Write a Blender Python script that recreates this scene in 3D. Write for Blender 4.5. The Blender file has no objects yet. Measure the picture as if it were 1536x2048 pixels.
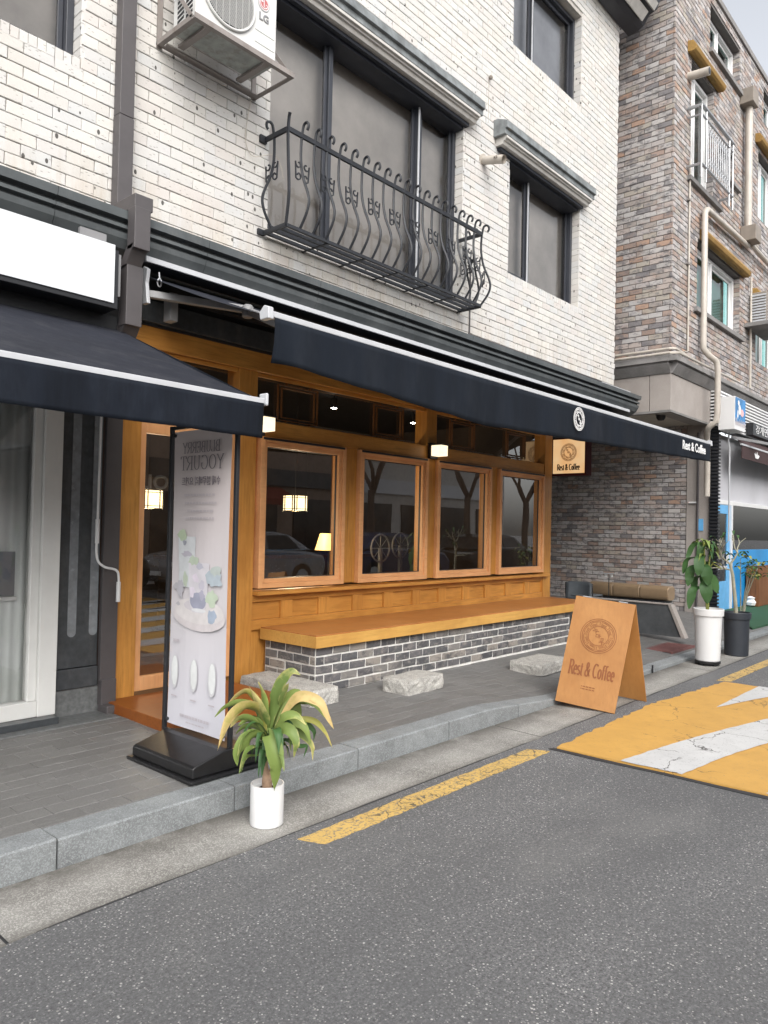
import bpy, math, random
from mathutils import Vector, Matrix
random.seed(11)
C = bpy.context.scene.collection
scene = bpy.context.scene
PI = math.pi
# ------------------------------------------------------------------ camera
CAM = Vector((0.0, 0.0, 1.6))
yaw, pitch, roll = math.radians(48.4759), math.radians(1.23450), math.radians(1.25317)
FPX = 1496.165
fw = Vector((math.sin(yaw)*math.cos(pitch), math.cos(yaw)*math.cos(pitch), math.sin(pitch)))
rt0 = Vector((math.cos(yaw), -math.sin(yaw), 0)); up0 = rt0.cross(fw)
rt = math.cos(roll)*rt0 + math.sin(roll)*up0
up = -math.sin(roll)*rt0 + math.cos(roll)*up0
cd = bpy.data.cameras.new('camera'); cam = bpy.data.objects.new('camera', cd); C.objects.link(cam)
cam.matrix_world = Matrix(((rt.x, up.x, -fw.x, CAM.x), (rt.y, up.y, -fw.y, CAM.y), (rt.z, up.z, -fw.z, CAM.z), (0, 0, 0, 1)))
cd.sensor_fit = 'HORIZONTAL'; cd.sensor_width = 36.0; cd.lens = 36.0*FPX/1536.0
cd.clip_start = 0.05; cd.clip_end = 900
scene.camera = cam
# ------------------------------------------------------------------ sky, sun, exposure
SUN_EL, SUN_AZ = math.radians(40), math.radians(212)      # azimuth measured clockwise from +Y
w = bpy.data.worlds.new('World'); scene.world = w; w.use_nodes = True
nt = w.node_tree; nt.nodes.clear()
sky = nt.nodes.new('ShaderNodeTexSky'); sky.sky_type = 'NISHITA'; sky.sun_disc = False
sky.sun_elevation = SUN_EL; sky.sun_rotation = SUN_AZ; sky.air_density = 1.0; sky.dust_density = 3.0; sky.ozone_density = 1.0
hs = nt.nodes.new('ShaderNodeHueSaturation'); hs.inputs['Saturation'].default_value = 0.22; hs.inputs['Value'].default_value = 1.25
bg = nt.nodes.new('ShaderNodeBackground'); bg.inputs['Strength'].default_value = 0.15
wo = nt.nodes.new('ShaderNodeOutputWorld')
nt.links.new(sky.outputs[0], hs.inputs['Color']); nt.links.new(hs.outputs[0], bg.inputs['Color']); nt.links.new(bg.outputs[0], wo.inputs[0])
sd = bpy.data.lights.new('sun', 'SUN'); sd.energy = 1.4; sd.angle = math.radians(55); sd.color = (1.0, 0.96, 0.9)
sun = bpy.data.objects.new('sun', sd); C.objects.link(sun)
sdir = Vector((math.sin(SUN_AZ)*math.cos(SUN_EL), math.cos(SUN_AZ)*math.cos(SUN_EL), math.sin(SUN_EL)))
sun.rotation_euler = sdir.to_track_quat('Z', 'Y').to_euler(); sun.location = (0, -6, 14)
scene.view_settings.view_transform = 'Standard'; scene.view_settings.look = 'None'
scene.view_settings.gamma = 1.0; scene.view_settings.exposure = 0.72
try: scene.view_settings.use_curve_mapping = False
except Exception: pass
try:
    scene.cycles.max_bounces = 8; scene.cycles.transparent_max_bounces = 12; scene.cycles.use_denoising = True
except Exception: pass

def px_of(p):                                    # photograph pixels of a point: only used to rank pieces by size in view
    v = Vector(p) - CAM; d = v.dot(fw)
    if d < 0.1: return None
    return 768+FPX*v.dot(rt)/d, 1024-FPX*v.dot(up)/d, d
# ------------------------------------------------------------------ materials
def nodes(name):
    m = bpy.data.materials.new(name); m.use_nodes = True
    t = m.node_tree; b = t.nodes['Principled BSDF']; return m, t, b
def N(t, typ, **kw):
    n = t.nodes.new(typ)
    for k, v in kw.items():
        if k in n.inputs: n.inputs[k].default_value = v
        else: setattr(n, k, v)
    return n
def L(t, a, b): t.links.new(a, b)
def coords(t, stretch=(1, 1, 1)):
    g = t.nodes.new('ShaderNodeNewGeometry'); mp = t.nodes.new('ShaderNodeMapping')
    mp.inputs['Scale'].default_value = stretch; L(t, g.outputs['Position'], mp.inputs['Vector']); return mp.outputs[0]
def noise(t, co, scale, detail=4, rough=.6):
    n = N(t, 'ShaderNodeTexNoise', Scale=scale, Detail=detail, Roughness=rough); L(t, co, n.inputs['Vector']); return n.outputs['Fac']
def ramp(t, fac, stops, interp='LINEAR'):
    r = t.nodes.new('ShaderNodeValToRGB'); r.color_ramp.interpolation = interp; e = r.color_ramp.elements
    while len(e) < len(stops): e.new(0.5)
    for i, (p, c) in enumerate(stops):
        e[i].position = p; e[i].color = (c[0], c[1], c[2], 1) if not isinstance(c, (int, float)) else (c, c, c, 1)
    L(t, fac, r.inputs[0]); return r.outputs[0]
def mix(t, fac, a, b, mode='MIX'):
    m = t.nodes.new('ShaderNodeMix'); m.data_type = 'RGBA'; m.blend_type = mode
    for s, v in ((m.inputs[0], fac), (m.inputs[6], a), (m.inputs[7], b)):
        if isinstance(v, (int, float)): s.default_value = v
        elif isinstance(v, tuple): s.default_value = (v[0], v[1], v[2], 1)
        else: L(t, v, s)
    return m.outputs[2]
def math_(t, op, a, b=0.0):
    m = t.nodes.new('ShaderNodeMath'); m.operation = op
    for s, v in ((m.inputs[0], a), (m.inputs[1], b)):
        if isinstance(v, (int, float)): s.default_value = v
        else: L(t, v, s)
    return m.outputs[0]
def bump(t, b, h, strength=.3, dist=.01):
    n = N(t, 'ShaderNodeBump', Strength=strength, Distance=dist); L(t, h, n.inputs['Height']); L(t, n.outputs[0], b.inputs['Normal'])
def rnd(t):                                      # one number per piece: object random, plus an attribute on joined pieces
    o = t.nodes.new('ShaderNodeObjectInfo'); a = N(t, 'ShaderNodeAttribute', attribute_name='rnd')
    return math_(t, 'FRACT', math_(t, 'ADD', o.outputs['Random'], a.outputs['Fac']))
def rnd2(t, r, k): return math_(t, 'FRACT', math_(t, 'MULTIPLY', r, k))
def plain(name, c, rough=.6, metal=0.0, var=.12, scale=6, bs=0, bd=.002, bscale=80, stretch=(1, 1, 1), spec=None, dirt=None):
    m, t, b = nodes(name); co = coords(t, stretch)
    n = noise(t, co, scale, 5)
    lo = tuple(x*(1-var) for x in c); hi = tuple(min(1, x*(1+var)) for x in c)
    col = ramp(t, n, [(.3, lo), (.7, hi)])
    if dirt: col = mix(t, ramp(t, noise(t, coords(t, (1, 1, .35)), dirt[1], 6, .7), [(.5, 0.0), (.75, dirt[2])]), col, dirt[0])
    L(t, col, b.inputs['Base Color']); b.inputs['Roughness'].default_value = rough; b.inputs['Metallic'].default_value = metal
    if spec is not None: b.inputs['Specular IOR Level'].default_value = spec
    if rough > .15: L(t, math_(t, 'ADD', rough-.08, math_(t, 'MULTIPLY', noise(t, co, 14, 3), .16)), b.inputs['Roughness'])
    if bs: bump(t, b, noise(t, co, bscale, 3), bs, bd)
    return m
def emis(name, c, s, tex=None):
    m, t, b = nodes(name); b.inputs['Base Color'].default_value = (*c, 1)
    if tex:
        col = ramp(t, noise(t, coords(t), tex, 2), [(.3, tuple(x*.8 for x in c)), (.7, c)]); L(t, col, b.inputs['Emission Color'])
    else: b.inputs['Emission Color'].default_value = (*c, 1)
    b.inputs['Emission Strength'].default_value = s; b.inputs['Roughness'].default_value = .5; return m
def glassm(name, tint=(1, 1, 1), ior=1.7, rough=.0):
    m = bpy.data.materials.new(name); m.use_nodes = True; t = m.node_tree; t.nodes.clear()
    o = t.nodes.new('ShaderNodeOutputMaterial'); tr = N(t, 'ShaderNodeBsdfTransparent'); tr.inputs[0].default_value = (*tint, 1)
    g = t.nodes.new('ShaderNodeBsdfGlossy'); g.inputs['Roughness'].default_value = rough; g.inputs['Color'].default_value = (1, 1, 1, 1)
    f = N(t, 'ShaderNodeFresnel', IOR=ior); mx = t.nodes.new('ShaderNodeMixShader')
    bm = N(t, 'ShaderNodeBump', Strength=.03, Distance=.02); L(t, noise(t, coords(t), 1.6, 1), bm.inputs['Height']); L(t, bm.outputs[0], g.inputs['Normal'])
    L(t, f.outputs[0], mx.inputs[0]); L(t, tr.outputs[0], mx.inputs[1]); L(t, g.outputs[0], mx.inputs[2]); L(t, mx.outputs[0], o.inputs[0])
    return m
M = {}
def wood(name, c, var=.3, axis='x', rough=.42):
    m, t, b = nodes(name); st = {'x': (1.2, 14, 14), 'z': (14, 14, 1.2), 'y': (14, 1.2, 14)}[axis]
    co = coords(t, st); n = noise(t, co, 3.0, 6, .65); n2 = noise(t, coords(t), 2.3, 3); r = rnd(t)
    col = ramp(t, n, [(.3, tuple(x*(1-var*1.35) for x in c)), (.46, tuple(x*(1-var*.3) for x in c)), (.54, c), (.7, tuple(min(1, x*(1+var*.6)) for x in c))])
    col = mix(t, ramp(t, n2, [(.35, 0.0), (.65, .6)]), col, (c[0]*.66, c[1]*.55, c[2]*.45))
    col = mix(t, math_(t, 'MULTIPLY', r, .22), col, (c[0]*1.15, c[1]*1.1, c[2]))
    L(t, col, b.inputs['Base Color']); b.inputs['Roughness'].default_value = rough; b.inputs['Specular IOR Level'].default_value = .35
    L(t, math_(t, 'ADD', rough-.1, math_(t, 'MULTIPLY', n, .22)), b.inputs['Roughness'])
    bump(t, b, n, .22, .003); return m
WOODC = (.53, .255, .060)
M['wood_v'] = wood('stained wood upright', WOODC, axis='z'); M['wood_h'] = wood('stained wood level', WOODC, axis='x')
M['trim_v'] = wood('window trim wood', (.74, .40, .19), .12, 'z'); M['trim_h'] = wood('window trim wood level', (.74, .40, .19), .12, 'x')
M['wood_top'] = wood('bench top wood', (.45, .19, .058), .2, 'x', .33); M['wood_edge'] = wood('bench edge wood', (.58, .33, .09), .14, 'x')
M['board'] = wood('sign board plywood', (.39, .19, .06), .12, 'z', .5); M['board_in'] = M['board']
M['step_wood'] = wood('step wood', (.27, .085, .018), .25, 'x', .4)
M['burnt'] = plain('burnt lettering', (.20, .062, .015), .7)
M['yellow_lintel'] = wood('ochre lintel', (.30, .185, .055), .35, 'x', .7)
def mk_white_brick():
    m, t, b = nodes('whitewashed brick'); co = coords(t); r = rnd(t)
    col = ramp(t, r, [(0, (0.512, 0.493, 0.460)), (.2, (0.527, 0.519, 0.511)), (.42, (0.575, 0.558, 0.524)), (.58, (0.527, 0.493, 0.467)), (.78, (0.498, 0.506, 0.506)), (1, (0.597, 0.575, 0.537))])
    n = noise(t, co, 9, 5, .7)
    col = mix(t, ramp(t, n, [(.35, 0.0), (.75, .35)]), col, (.55, .53, .50))
    big = noise(t, coords(t, (1, 1, .3)), 1.1, 4, .6)
    col = mix(t, ramp(t, big, [(.52, 0.0), (.75, .42)]), col, (.50, .475, .43))
    gz = t.nodes.new('ShaderNodeNewGeometry'); sz = t.nodes.new('ShaderNodeSeparateXYZ'); L(t, gz.outputs['Position'], sz.inputs[0])
    low = ramp(t, math_(t, 'MULTIPLY', sz.outputs[2], .2), [(.77, 1.0), (.88, 0.0)]); strk = ramp(t, noise(t, coords(t, (3.5, 1, .35)), 2.2, 5, .7), [(.42, 0.0), (.68, .75)])
    col = mix(t, math_(t, 'MULTIPLY', low, strk), col, (.40, .33, .25))
    v = N(t, 'ShaderNodeTexVoronoi', Scale=13.0); L(t, coords(t, (1, 1, .6)), v.inputs['Vector'])
    sc = t.nodes.new('ShaderNodeSeparateColor'); L(t, v.outputs['Color'], sc.inputs[0])
    pit = math_(t, 'MULTIPLY', math_(t, 'LESS_THAN', v.outputs['Distance'], .155), math_(t, 'GREATER_THAN', sc.outputs[0], .62))
    v2 = N(t, 'ShaderNodeTexVoronoi', Scale=9.0); L(t, coords(t, (2.2, 1, 6.5)), v2.inputs['Vector']); s2 = t.nodes.new('ShaderNodeSeparateColor'); L(t, v2.outputs['Color'], s2.inputs[0])
    crease = math_(t, 'MULTIPLY', math_(t, 'LESS_THAN', v2.outputs['Distance'], .22), math_(t, 'GREATER_THAN', s2.outputs[1], .70))
    col = mix(t, math_(t, 'MULTIPLY', crease, .65), col, (.24, .22, .20)); col = mix(t, math_(t, 'MULTIPLY', pit, .93), col, (.05, .045, .04))
    L(t, col, b.inputs['Base Color']); b.inputs['Roughness'].default_value = .75
    h = math_(t, 'SUBTRACT', noise(t, co, 30, 5, .7), math_(t, 'ADD', math_(t, 'MULTIPLY', pit, 1.2), math_(t, 'MULTIPLY', crease, .8)))
    bump(t, b, h, .5, .006); return m
M['white_brick'] = mk_white_brick()
M['white_mortar'] = plain('whitewashed mortar', (.42, .40, .37), .85, var=.12, scale=20, bs=.5, bd=.004, bscale=60, dirt=((.40, .36, .31), 1.2, .5))
def mk_brown(name, dim=1.0):
    m, t, b = nodes(name); r = rnd(t); co = coords(t)
    pal = [(0, (.30, .285, .275)), (.12, (.33, .30, .29)), (.24, (.25, .22, .20)), (.36, (.36, .345, .34)), (.47, (.27, .195, .16)), (.56, (.34, .29, .265)),
           (.66, (.30, .27, .23)), (.74, (.22, .155, .125)), (.80, (.31, .195, .135)), (.85, (.15, .14, .145)), (.92, (.38, .36, .35)), (1, (.23, .17, .15))]
    col = ramp(t, r, [(p, tuple(x*dim for x in c)) for p, c in pal], 'CONSTANT')
    n = noise(t, coords(t, (1, 1, 2.2)), 6.5, 5, .72)
    col = mix(t, ramp(t, n, [(.49, 0.0), (.60, .8)]), col, (.085*dim, .082*dim, .09*dim))
    n3 = noise(t, coords(t, (1, 1, 2)), 4.0, 4); col = mix(t, ramp(t, n3, [(.56, 0.0), (.68, .38)]), col, (.27*dim, .17*dim, .12*dim))
    col = mix(t, ramp(t, noise(t, co, 60, 3), [(.3, .0), (.8, .3)]), col, (.36*dim, .34*dim, .33*dim))
    L(t, col, b.inputs['Base Color']); b.inputs['Roughness'].default_value = .8; bump(t, b, noise(t, co, 45, 4), .45, .004); return m
M['brown_brick'] = mk_brown('mixed brown brick', 1.14); M['brown_mortar'] = plain('dark mortar', (.13, .12, .115), .9, scale=15, bs=.3)
def mk_grey_brick():
    m, t, b = nodes('charcoal brick'); r = rnd(t); co = coords(t, (1, 1, 1.6))
    col = ramp(t, r, [(0, (.10, .10, .105)), (.3, (.085, .085, .09)), (.45, (.19, .18, .17)), (.6, (.12, .115, .12)), (.75, (.26, .235, .21)), (.9, (.15, .145, .145)), (1, (.20, .19, .18))], 'CONSTANT')
    n = noise(t, co, 12, 5, .75); col = mix(t, ramp(t, n, [(.50, 0.0), (.70, .75)]), col, (.33, .30, .27))
    n2 = noise(t, co, 7, 4, .7); col = mix(t, ramp(t, n2, [(.5, 0.0), (.68, .85)]), col, (.055, .055, .06))
    L(t, col, b.inputs['Base Color']); b.inputs['Roughness'].default_value = .85; bump(t, b, noise(t, co, 50, 5, .7), .7, .006); return m
M['grey_brick'] = mk_grey_brick(); M['white_joint'] = plain('white joint', (.74, .73, .70), .9, scale=30, bs=.6, bd=.004, bscale=90, dirt=((.34, .32, .3), 6, .4))
def mk_asphalt():
    m, t, b = nodes('asphalt'); co = coords(t)
    n = noise(t, co, 1.1, 5, .6); f = noise(t, co, 62, 6, .95)
    col = ramp(t, f, [(.40, (.050, .050, .053)), (.5, (.145, .145, .148)), (.60, (.26, .26, .26))])
    col = mix(t, ramp(t, n, [(.38, 0.0), (.66, .55)]), col, (.118, .118, .120))
    v = N(t, 'ShaderNodeTexVoronoi', Scale=92.0, Randomness=1.0); wv = t.nodes.new('ShaderNodeVectorMath'); wv.operation = 'ADD'
    L(t, coords(t, (1, 1, 1)), v.inputs['Vector']); s = t.nodes.new('ShaderNodeSeparateColor'); L(t, v.outputs['Color'], s.inputs[0])
    thr = math_(t, 'ADD', .14, math_(t, 'MULTIPLY', s.outputs[1], .30))
    sp = math_(t, 'MULTIPLY', math_(t, 'LESS_THAN', v.outputs['Distance'], thr), math_(t, 'GREATER_THAN', s.outputs[0], .70))
    col = mix(t, math_(t, 'MULTIPLY', sp, .9), col, ramp(t, s.outputs[2], [(0, (.30, .30, .29)), (.6, (.46, .45, .42)), (1, (.66, .65, .62))]))
    v3 = N(t, 'ShaderNodeTexVoronoi', Scale=88.0); L(t, co, v3.inputs['Vector']); s3 = t.nodes.new('ShaderNodeSeparateColor'); L(t, v3.outputs['Color'], s3.inputs[0])
    g3 = math_(t, 'MULTIPLY', math_(t, 'LESS_THAN', v3.outputs['Distance'], .38), math_(t, 'GREATER_THAN', s3.outputs[0], .68))
    col = mix(t, math_(t, 'MULTIPLY', g3, .7), col, (.27, .27, .268))
    v4 = N(t, 'ShaderNodeTexVoronoi', Scale=58.0); L(t, co, v4.inputs['Vector']); s4 = t.nodes.new('ShaderNodeSeparateColor'); L(t, v4.outputs['Color'], s4.inputs[0])
    g4 = math_(t, 'MULTIPLY', math_(t, 'LESS_THAN', v4.outputs['Distance'], .24), math_(t, 'GREATER_THAN', s4.outputs[0], .90))
    col = mix(t, g4, col, ramp(t, s4.outputs[1], [(0, (.36, .35, .32)), (1, (.64, .63, .6))]))
    v2 = N(t, 'ShaderNodeTexVoronoi', Scale=60.0); L(t, co, v2.inputs['Vector']); s2 = t.nodes.new('ShaderNodeSeparateColor'); L(t, v2.outputs['Color'], s2.inputs[0])
    dk = math_(t, 'MULTIPLY', math_(t, 'LESS_THAN', v2.outputs['Distance'], .25), math_(t, 'GREATER_THAN', s2.outputs[0], .75))
    col = mix(t, math_(t, 'MULTIPLY', dk, .6), col, (.06, .06, .063))
    bigp = noise(t, coords(t, (.25, 1, 1)), .9, 5, .6); col = mix(t, ramp(t, bigp, [(.40, .42), (.60, 0.0)]), col, (.085, .085, .088)); col = mix(t, ramp(t, noise(t, coords(t, (1, 1.6, 1)), .55, 6, .7), [(.52, 0.0), (.72, .35)]), col, (.24, .235, .225))
    st = noise(t, co, 3.4, 2, .4); col = mix(t, ramp(t, st, [(.78, 0.0), (.82, .7)]), col, (.06, .06, .06))
    L(t, col, b.inputs['Base Color']); b.inputs['Roughness'].default_value = .88
    bump(t, b, math_(t, 'ADD', f, math_(t, 'MULTIPLY', sp, .3)), .9, .006); return m
M['asphalt'] = mk_asphalt()
def mk_concrete(name, c, dark, speck=.0, scale=3.0, grime=False):
    m, t, b = nodes(name); co = coords(t); n = noise(t, co, scale, 6, .65); f = noise(t, co, 170, 4, .8)
    col = ramp(t, n, [(.3, dark), (.62, c)]); col = mix(t, ramp(t, f, [(.35, .5), (.55, 0.0)]), col, tuple(x*.6 for x in dark))
    col = mix(t, ramp(t, f, [(.56, 0.0), (.72, .5)]), col, tuple(min(1, x*1.35) for x in c))
    if speck:
        v = N(t, 'ShaderNodeTexVoronoi', Scale=190.0); L(t, co, v.inputs['Vector']); s = t.nodes.new('ShaderNodeSeparateColor'); L(t, v.outputs['Color'], s.inputs[0])
        col = mix(t, math_(t, 'MULTIPLY', math_(t, 'GREATER_THAN', s.outputs[0], .72), speck), col, tuple(min(1, x*1.7) for x in c))
    if grime:
        gz = t.nodes.new('ShaderNodeNewGeometry'); sz = t.nodes.new('ShaderNodeSeparateXYZ'); L(t, gz.outputs['Position'], sz.inputs[0])
        e1 = ramp(t, math_(t, 'SUBTRACT', sz.outputs[1], 2.9), [(.26, 0.0), (.47, 1.0)]); e2 = ramp(t, math_(t, 'SUBTRACT', sz.outputs[1], 2.9), [(.03, 1.0), (.10, 0.0)])
        nz = ramp(t, noise(t, coords(t), 3.5, 6, .7), [(.30, 0.25), (.52, .95)]); col = mix(t, math_(t, 'MULTIPLY', math_(t, 'MAXIMUM', e1, math_(t, 'MULTIPLY', e2, .7)), nz), col, (.085, .078, .068))
    L(t, col, b.inputs['Base Color']); b.inputs['Roughness'].default_value = .85; bump(t, b, f, .5, .004); return m
M['gutter'] = mk_concrete('gutter concrete', (.32, .31, .288), (.165, .158, .146), .45, 2.2, True)
M['kerb'] = mk_concrete('kerb granite', (.245, .26, .265), (.155, .163, .167), .3, 5)
M['rough_granite'] = mk_concrete('rough granite', (.44, .43, .40), (.26, .25, .235), .4, 14)
M['cement'] = mk_concrete('cement panel', (.37, .335, .31), (.29, .26, .24), 0, 2.0)
M['cement2'] = mk_concrete('ledge stone', (.25, .24, .235), (.16, .155, .15), 0, 3.0)
M['block_stone'] = mk_concrete('grey stone slab', (.085, .092, .098), (.05, .055, .06), 0, 5.0)
def mk_paver():
    m, t, b = nodes('basalt paver'); co = coords(t); r = rnd(t)
    col = ramp(t, r, [(0, (.155, .152, .148)), (.5, (.175, .172, .168)), (1, (.195, .192, .186))])
    n = noise(t, co, 1.4, 5, .6); col = mix(t, ramp(t, n, [(.35, .0), (.65, .6)]), col, (.135, .131, .124))
    sc = noise(t, coords(t, (1.2, 5, 1)), 5, 5, .75); col = mix(t, ramp(t, sc, [(.56, 0.0), (.75, .55)]), col, (.29, .285, .275))
    f = noise(t, co, 120, 3); col = mix(t, ramp(t, f, [(.4, .35), (.6, 0.0)]), col, (.07, .07, .07))
    L(t, col, b.inputs['Base Color']); b.inputs['Roughness'].default_value = .62; bump(t, b, math_(t, 'ADD', f, sc), .35, .003); return m
M['paver'] = mk_paver(); M['paver_joint'] = plain('paving joint', (.15, .147, .14), .9, scale=8, dirt=((.34, .33, .31), 9, .7))
def mk_paint(name, c, wear, crackscale=7, th=.02, crackstr=.85):
    m, t, b = nodes(name); co = coords(t); n = noise(t, co, 2.5, 4); f = noise(t, co, 55, 5, .75)
    col = ramp(t, n, [(.3, tuple(x*.86 for x in c)), (.7, c)])
    col = mix(t, ramp(t, noise(t, co, 9, 6, .7), [(.5, 0.0), (.8, .4)]), col, tuple(x*.62 for x in c))
    v = N(t, 'ShaderNodeTexVoronoi', Scale=crackscale, feature='DISTANCE_TO_EDGE'); w1 = t.nodes.new('ShaderNodeVectorMath'); w1.operation = 'ADD'
    nn = N(t, 'ShaderNodeTexNoise', Scale=9.0, Detail=4.0); L(t, co, nn.inputs['Vector']); sc = t.nodes.new('ShaderNodeVectorMath'); sc.operation = 'SCALE'; sc.inputs[3].default_value = .18
    L(t, nn.outputs['Color'], sc.inputs[0]); L(t, co, w1.inputs[0]); L(t, sc.outputs[0], w1.inputs[1]); L(t, w1.outputs[0], v.inputs['Vector'])
    gate = ramp(t, noise(t, co, 1.7, 2), [(.44, 0.0), (.5, 1.0)])
    cr = math_(t, 'MULTIPLY', math_(t, 'LESS_THAN', v.outputs['Distance'], th), gate)
    col = mix(t, math_(t, 'MULTIPLY', cr, crackstr), col, (.045, .04, .035))
    col = mix(t, ramp(t, f, [(wear, 0.0), (wear+.05, .85)]), col, (.13, .13, .13))
    L(t, col, b.inputs['Base Color']); b.inputs['Roughness'].default_value = .7; bump(t, b, f, .4, .003); return m
M['yellow_line'] = mk_paint('worn yellow line', (.60, .40, .125), .53, 8, .03)
M['yellow_paint'] = mk_paint('yellow road paint', (.575, .325, .078), .63, 1.3, .005, .6)
M['white_paint'] = mk_paint('white road paint', (.56, .56, .555), .60, 2.0, .009)
M['tar'] = plain('tar edge', (.03, .03, .032), .7, bs=.4)
M['black'] = plain('black painted steel', (.016, .017, .02), .45)
M['frame_dark'] = plain('charcoal window frame', (.030, .033, .042), .4)
M['pipe_dark'] = plain('grey brown painted downpipe', (.075, .068, .070), .5, var=.08)
M['cornice'] = plain('dark slate cornice', (.075, .084, .088), .6, var=.25, scale=3, dirt=((.16, .165, .165), 2.5, .5), bs=.2)
M['fascia'] = plain('black fascia', (.012, .013, .015), .6)
M['granite_dark'] = plain('dark granite', (.048, .053, .058), .35, var=.25, scale=20, dirt=((.12, .12, .12), 8, .5))
M['granite_mid'] = plain('grey granite', (.13, .135, .135), .5, var=.3, scale=30)
M['granite_groove'] = plain('polished granite inlay', (.20, .215, .23), .25, var=.2, scale=15)
M['fabric'] = plain('navy awning fabric', (.0062, .0092, .015), .85, var=.25, scale=1.5, stretch=(2.5, 2.5, .5), bs=.15, bd=.001, bscale=300, spec=.2, dirt=((.022, .026, .034), 2.2, .6))
M['fabric_top'] = plain('lighter awning top fabric', (.018, .020, .028), .85, var=.15, scale=2, bs=.15, bscale=300, spec=.2, dirt=((.09, .09, .095), 5, .25))  # lighter tone of the awning cloth, used for the canopies
M['fabric_old'] = plain('streaked awning fabric', (.006, .0085, .014), .85, var=.3, scale=2, stretch=(5, 5, .6), spec=.2, dirt=((.020, .025, .036), 3, .7))
M['alu'] = plain('white aluminium', (.46, .47, .49), .35, var=.06); M['alu_grey'] = plain('grey aluminium', (.22, .22, .225), .45)
M['white_plastic'] = plain('white plastic', (.68, .68, .68), .35, var=.03, scale=3); M['white_sign'] = plain('blank white sign face', (.62, .645, .67), .4, var=.02, scale=2)
M['ac_white'] = plain('aged white steel', (.60, .60, .585), .45, var=.05, dirt=((.38, .35, .30), 3, .35)); M['ac_under'] = plain('galvanised underside', (.30, .32, .30), .5, var=.3, scale=7, dirt=((.12, .08, .05), 12, .6))
M['bracket'] = plain('dull steel bracket', (.24, .215, .20), .5, dirt=((.12, .08, .06), 9, .5))
M['iron'] = plain('wrought iron', (.018, .020, .025), .5, var=.3, scale=30)
M['white_frame'] = plain('white window frame', (.66, .66, .64), .4, var=.04, dirt=((.4, .38, .34), 4, .3))
M['ledge_grey'] = plain('zinc ledge', (.17, .185, .19), .55, var=.4, scale=7, dirt=((.08, .08, .08), 12, .6)); M['ledge_white'] = plain('white ledge moulding', (.48, .465, .44), .6, dirt=((.25, .23, .2), 5, .5))
M['soffit'] = plain('dark soffit', (.016, .019, .028), .6)
M['glass'] = glassm('clear shop glass', (.82, .84, .84), 2.5); M['glass_up'] = glassm('upper window glass', (.95, .95, .95), 1.55); M['glass_green'] = glassm('green tinted glass', (.35, .72, .66), 1.6)
def curtain(name, c, k=14):
    m, t, b = nodes(name); wv = N(t, 'ShaderNodeTexWave', Scale=k*.1, Distortion=5.5, Detail=2.0); L(t, coords(t, (2.6, 0, .12)), wv.inputs['Vector'])
    col = ramp(t, wv.outputs['Fac'], [(0, tuple(x*.82 for x in c)), (1, c)]); L(t, col, b.inputs['Base Color']); b.inputs['Roughness'].default_value = .9; bump(t, b, wv.outputs['Fac'], .5, .03); return m
M['curtain'] = curtain('sheer curtain', (.78, .82, .79)); M['blind'] = plain('grey blind', (.46, .43, .40), .9, var=.25, scale=1.3); M['blind_dark'] = plain('grey blue blind', (.34, .35, .38), .9, var=.3, scale=1.0)
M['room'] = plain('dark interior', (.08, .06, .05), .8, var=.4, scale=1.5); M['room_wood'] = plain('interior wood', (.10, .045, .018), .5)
M['black_plastic'] = plain('black plastic', (.012, .012, .013), .38, var=.25, scale=12); M['rubber'] = plain('rubber', (.015, .015, .015), .8)
M['leather'] = plain('tan leatherette', (.235, .165, .10), .42, var=.08, scale=8, bs=.1); M['chair_grey'] = plain('blue grey chair shell', (.12, .135, .15), .45)
M['chrome'] = plain('chrome', (.6, .6, .6), .2, 1.0)
M['stucco'] = plain('beige stucco', (.50, .46, .40), .8); M['shutter'] = plain('pale grey shutter film', (.50, .50, .53), .9, var=.08, scale=1)
M['blue'] = plain('light blue paint', (.12, .38, .68), .45); M['teal'] = plain('turquoise film', (.012, .24, .56), .4, var=.12, scale=2); M['turf'] = plain('green turf', (.02, .075, .035), .95, var=.3, scale=50, bs=.6)
M['deck'] = wood('cedar slats', (.20, .085, .035), .3, 'z', .6)
M['pot_dark'] = plain('anthracite pot', (.028, .033, .042), .5); M['soil'] = plain('potting soil', (.05, .028, .018), .95, bs=.8)
M['bark'] = plain('dracaena bark', (.36, .24, .16), .8, var=.3, scale=25, bs=.6, bd=.004, bscale=60); M['grey_bark'] = plain('pale grey bark', (.30, .29, .22), .8, var=.25, scale=15, bs=.4)
M['stem_green'] = plain('green stem', (.20, .22, .05), .6)
def leafm(name, g, y, k):
    m, t, b = nodes(name); a = N(t, 'ShaderNodeAttribute', attribute_name='tt'); r = rnd(t)
    f = math_(t, 'ADD', math_(t, 'MULTIPLY', a.outputs['Fac'], 1.0), math_(t, 'MULTIPLY', r, k))
    f = math_(t, 'ADD', f, math_(t, 'MULTIPLY', math_(t, 'SUBTRACT', noise(t, coords(t), 22, 3), .5), .8))
    f2 = ramp(t, f, [(.55, 0.0), (1.0, 1.0)])
    g2 = mix(t, r, g, (g[0]*.55, g[1]*.62, g[2]*.6)); col = mix(t, f2, g2, y)
    L(t, col, b.inputs['Base Color']); b.inputs['Roughness'].default_value = .5; b.inputs['Specular IOR Level'].default_value = .3
    bump(t, b, noise(t, coords(t), 60, 4), .35, .003)
    try: b.inputs['Transmission Weight'].default_value = 0
    except Exception: pass
    return m
M['leaf'] = leafm('strap leaf green', (.19, .25, .065), (.50, .43, .17), .42); M['leaf_dry'] = leafm('strap leaf dry', (.32, .31, .07), (.47, .35, .15), .6)
M['leaf_dark'] = leafm('glossy dark leaf', (.05, .115, .035), (.15, .19, .06), .1)
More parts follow.
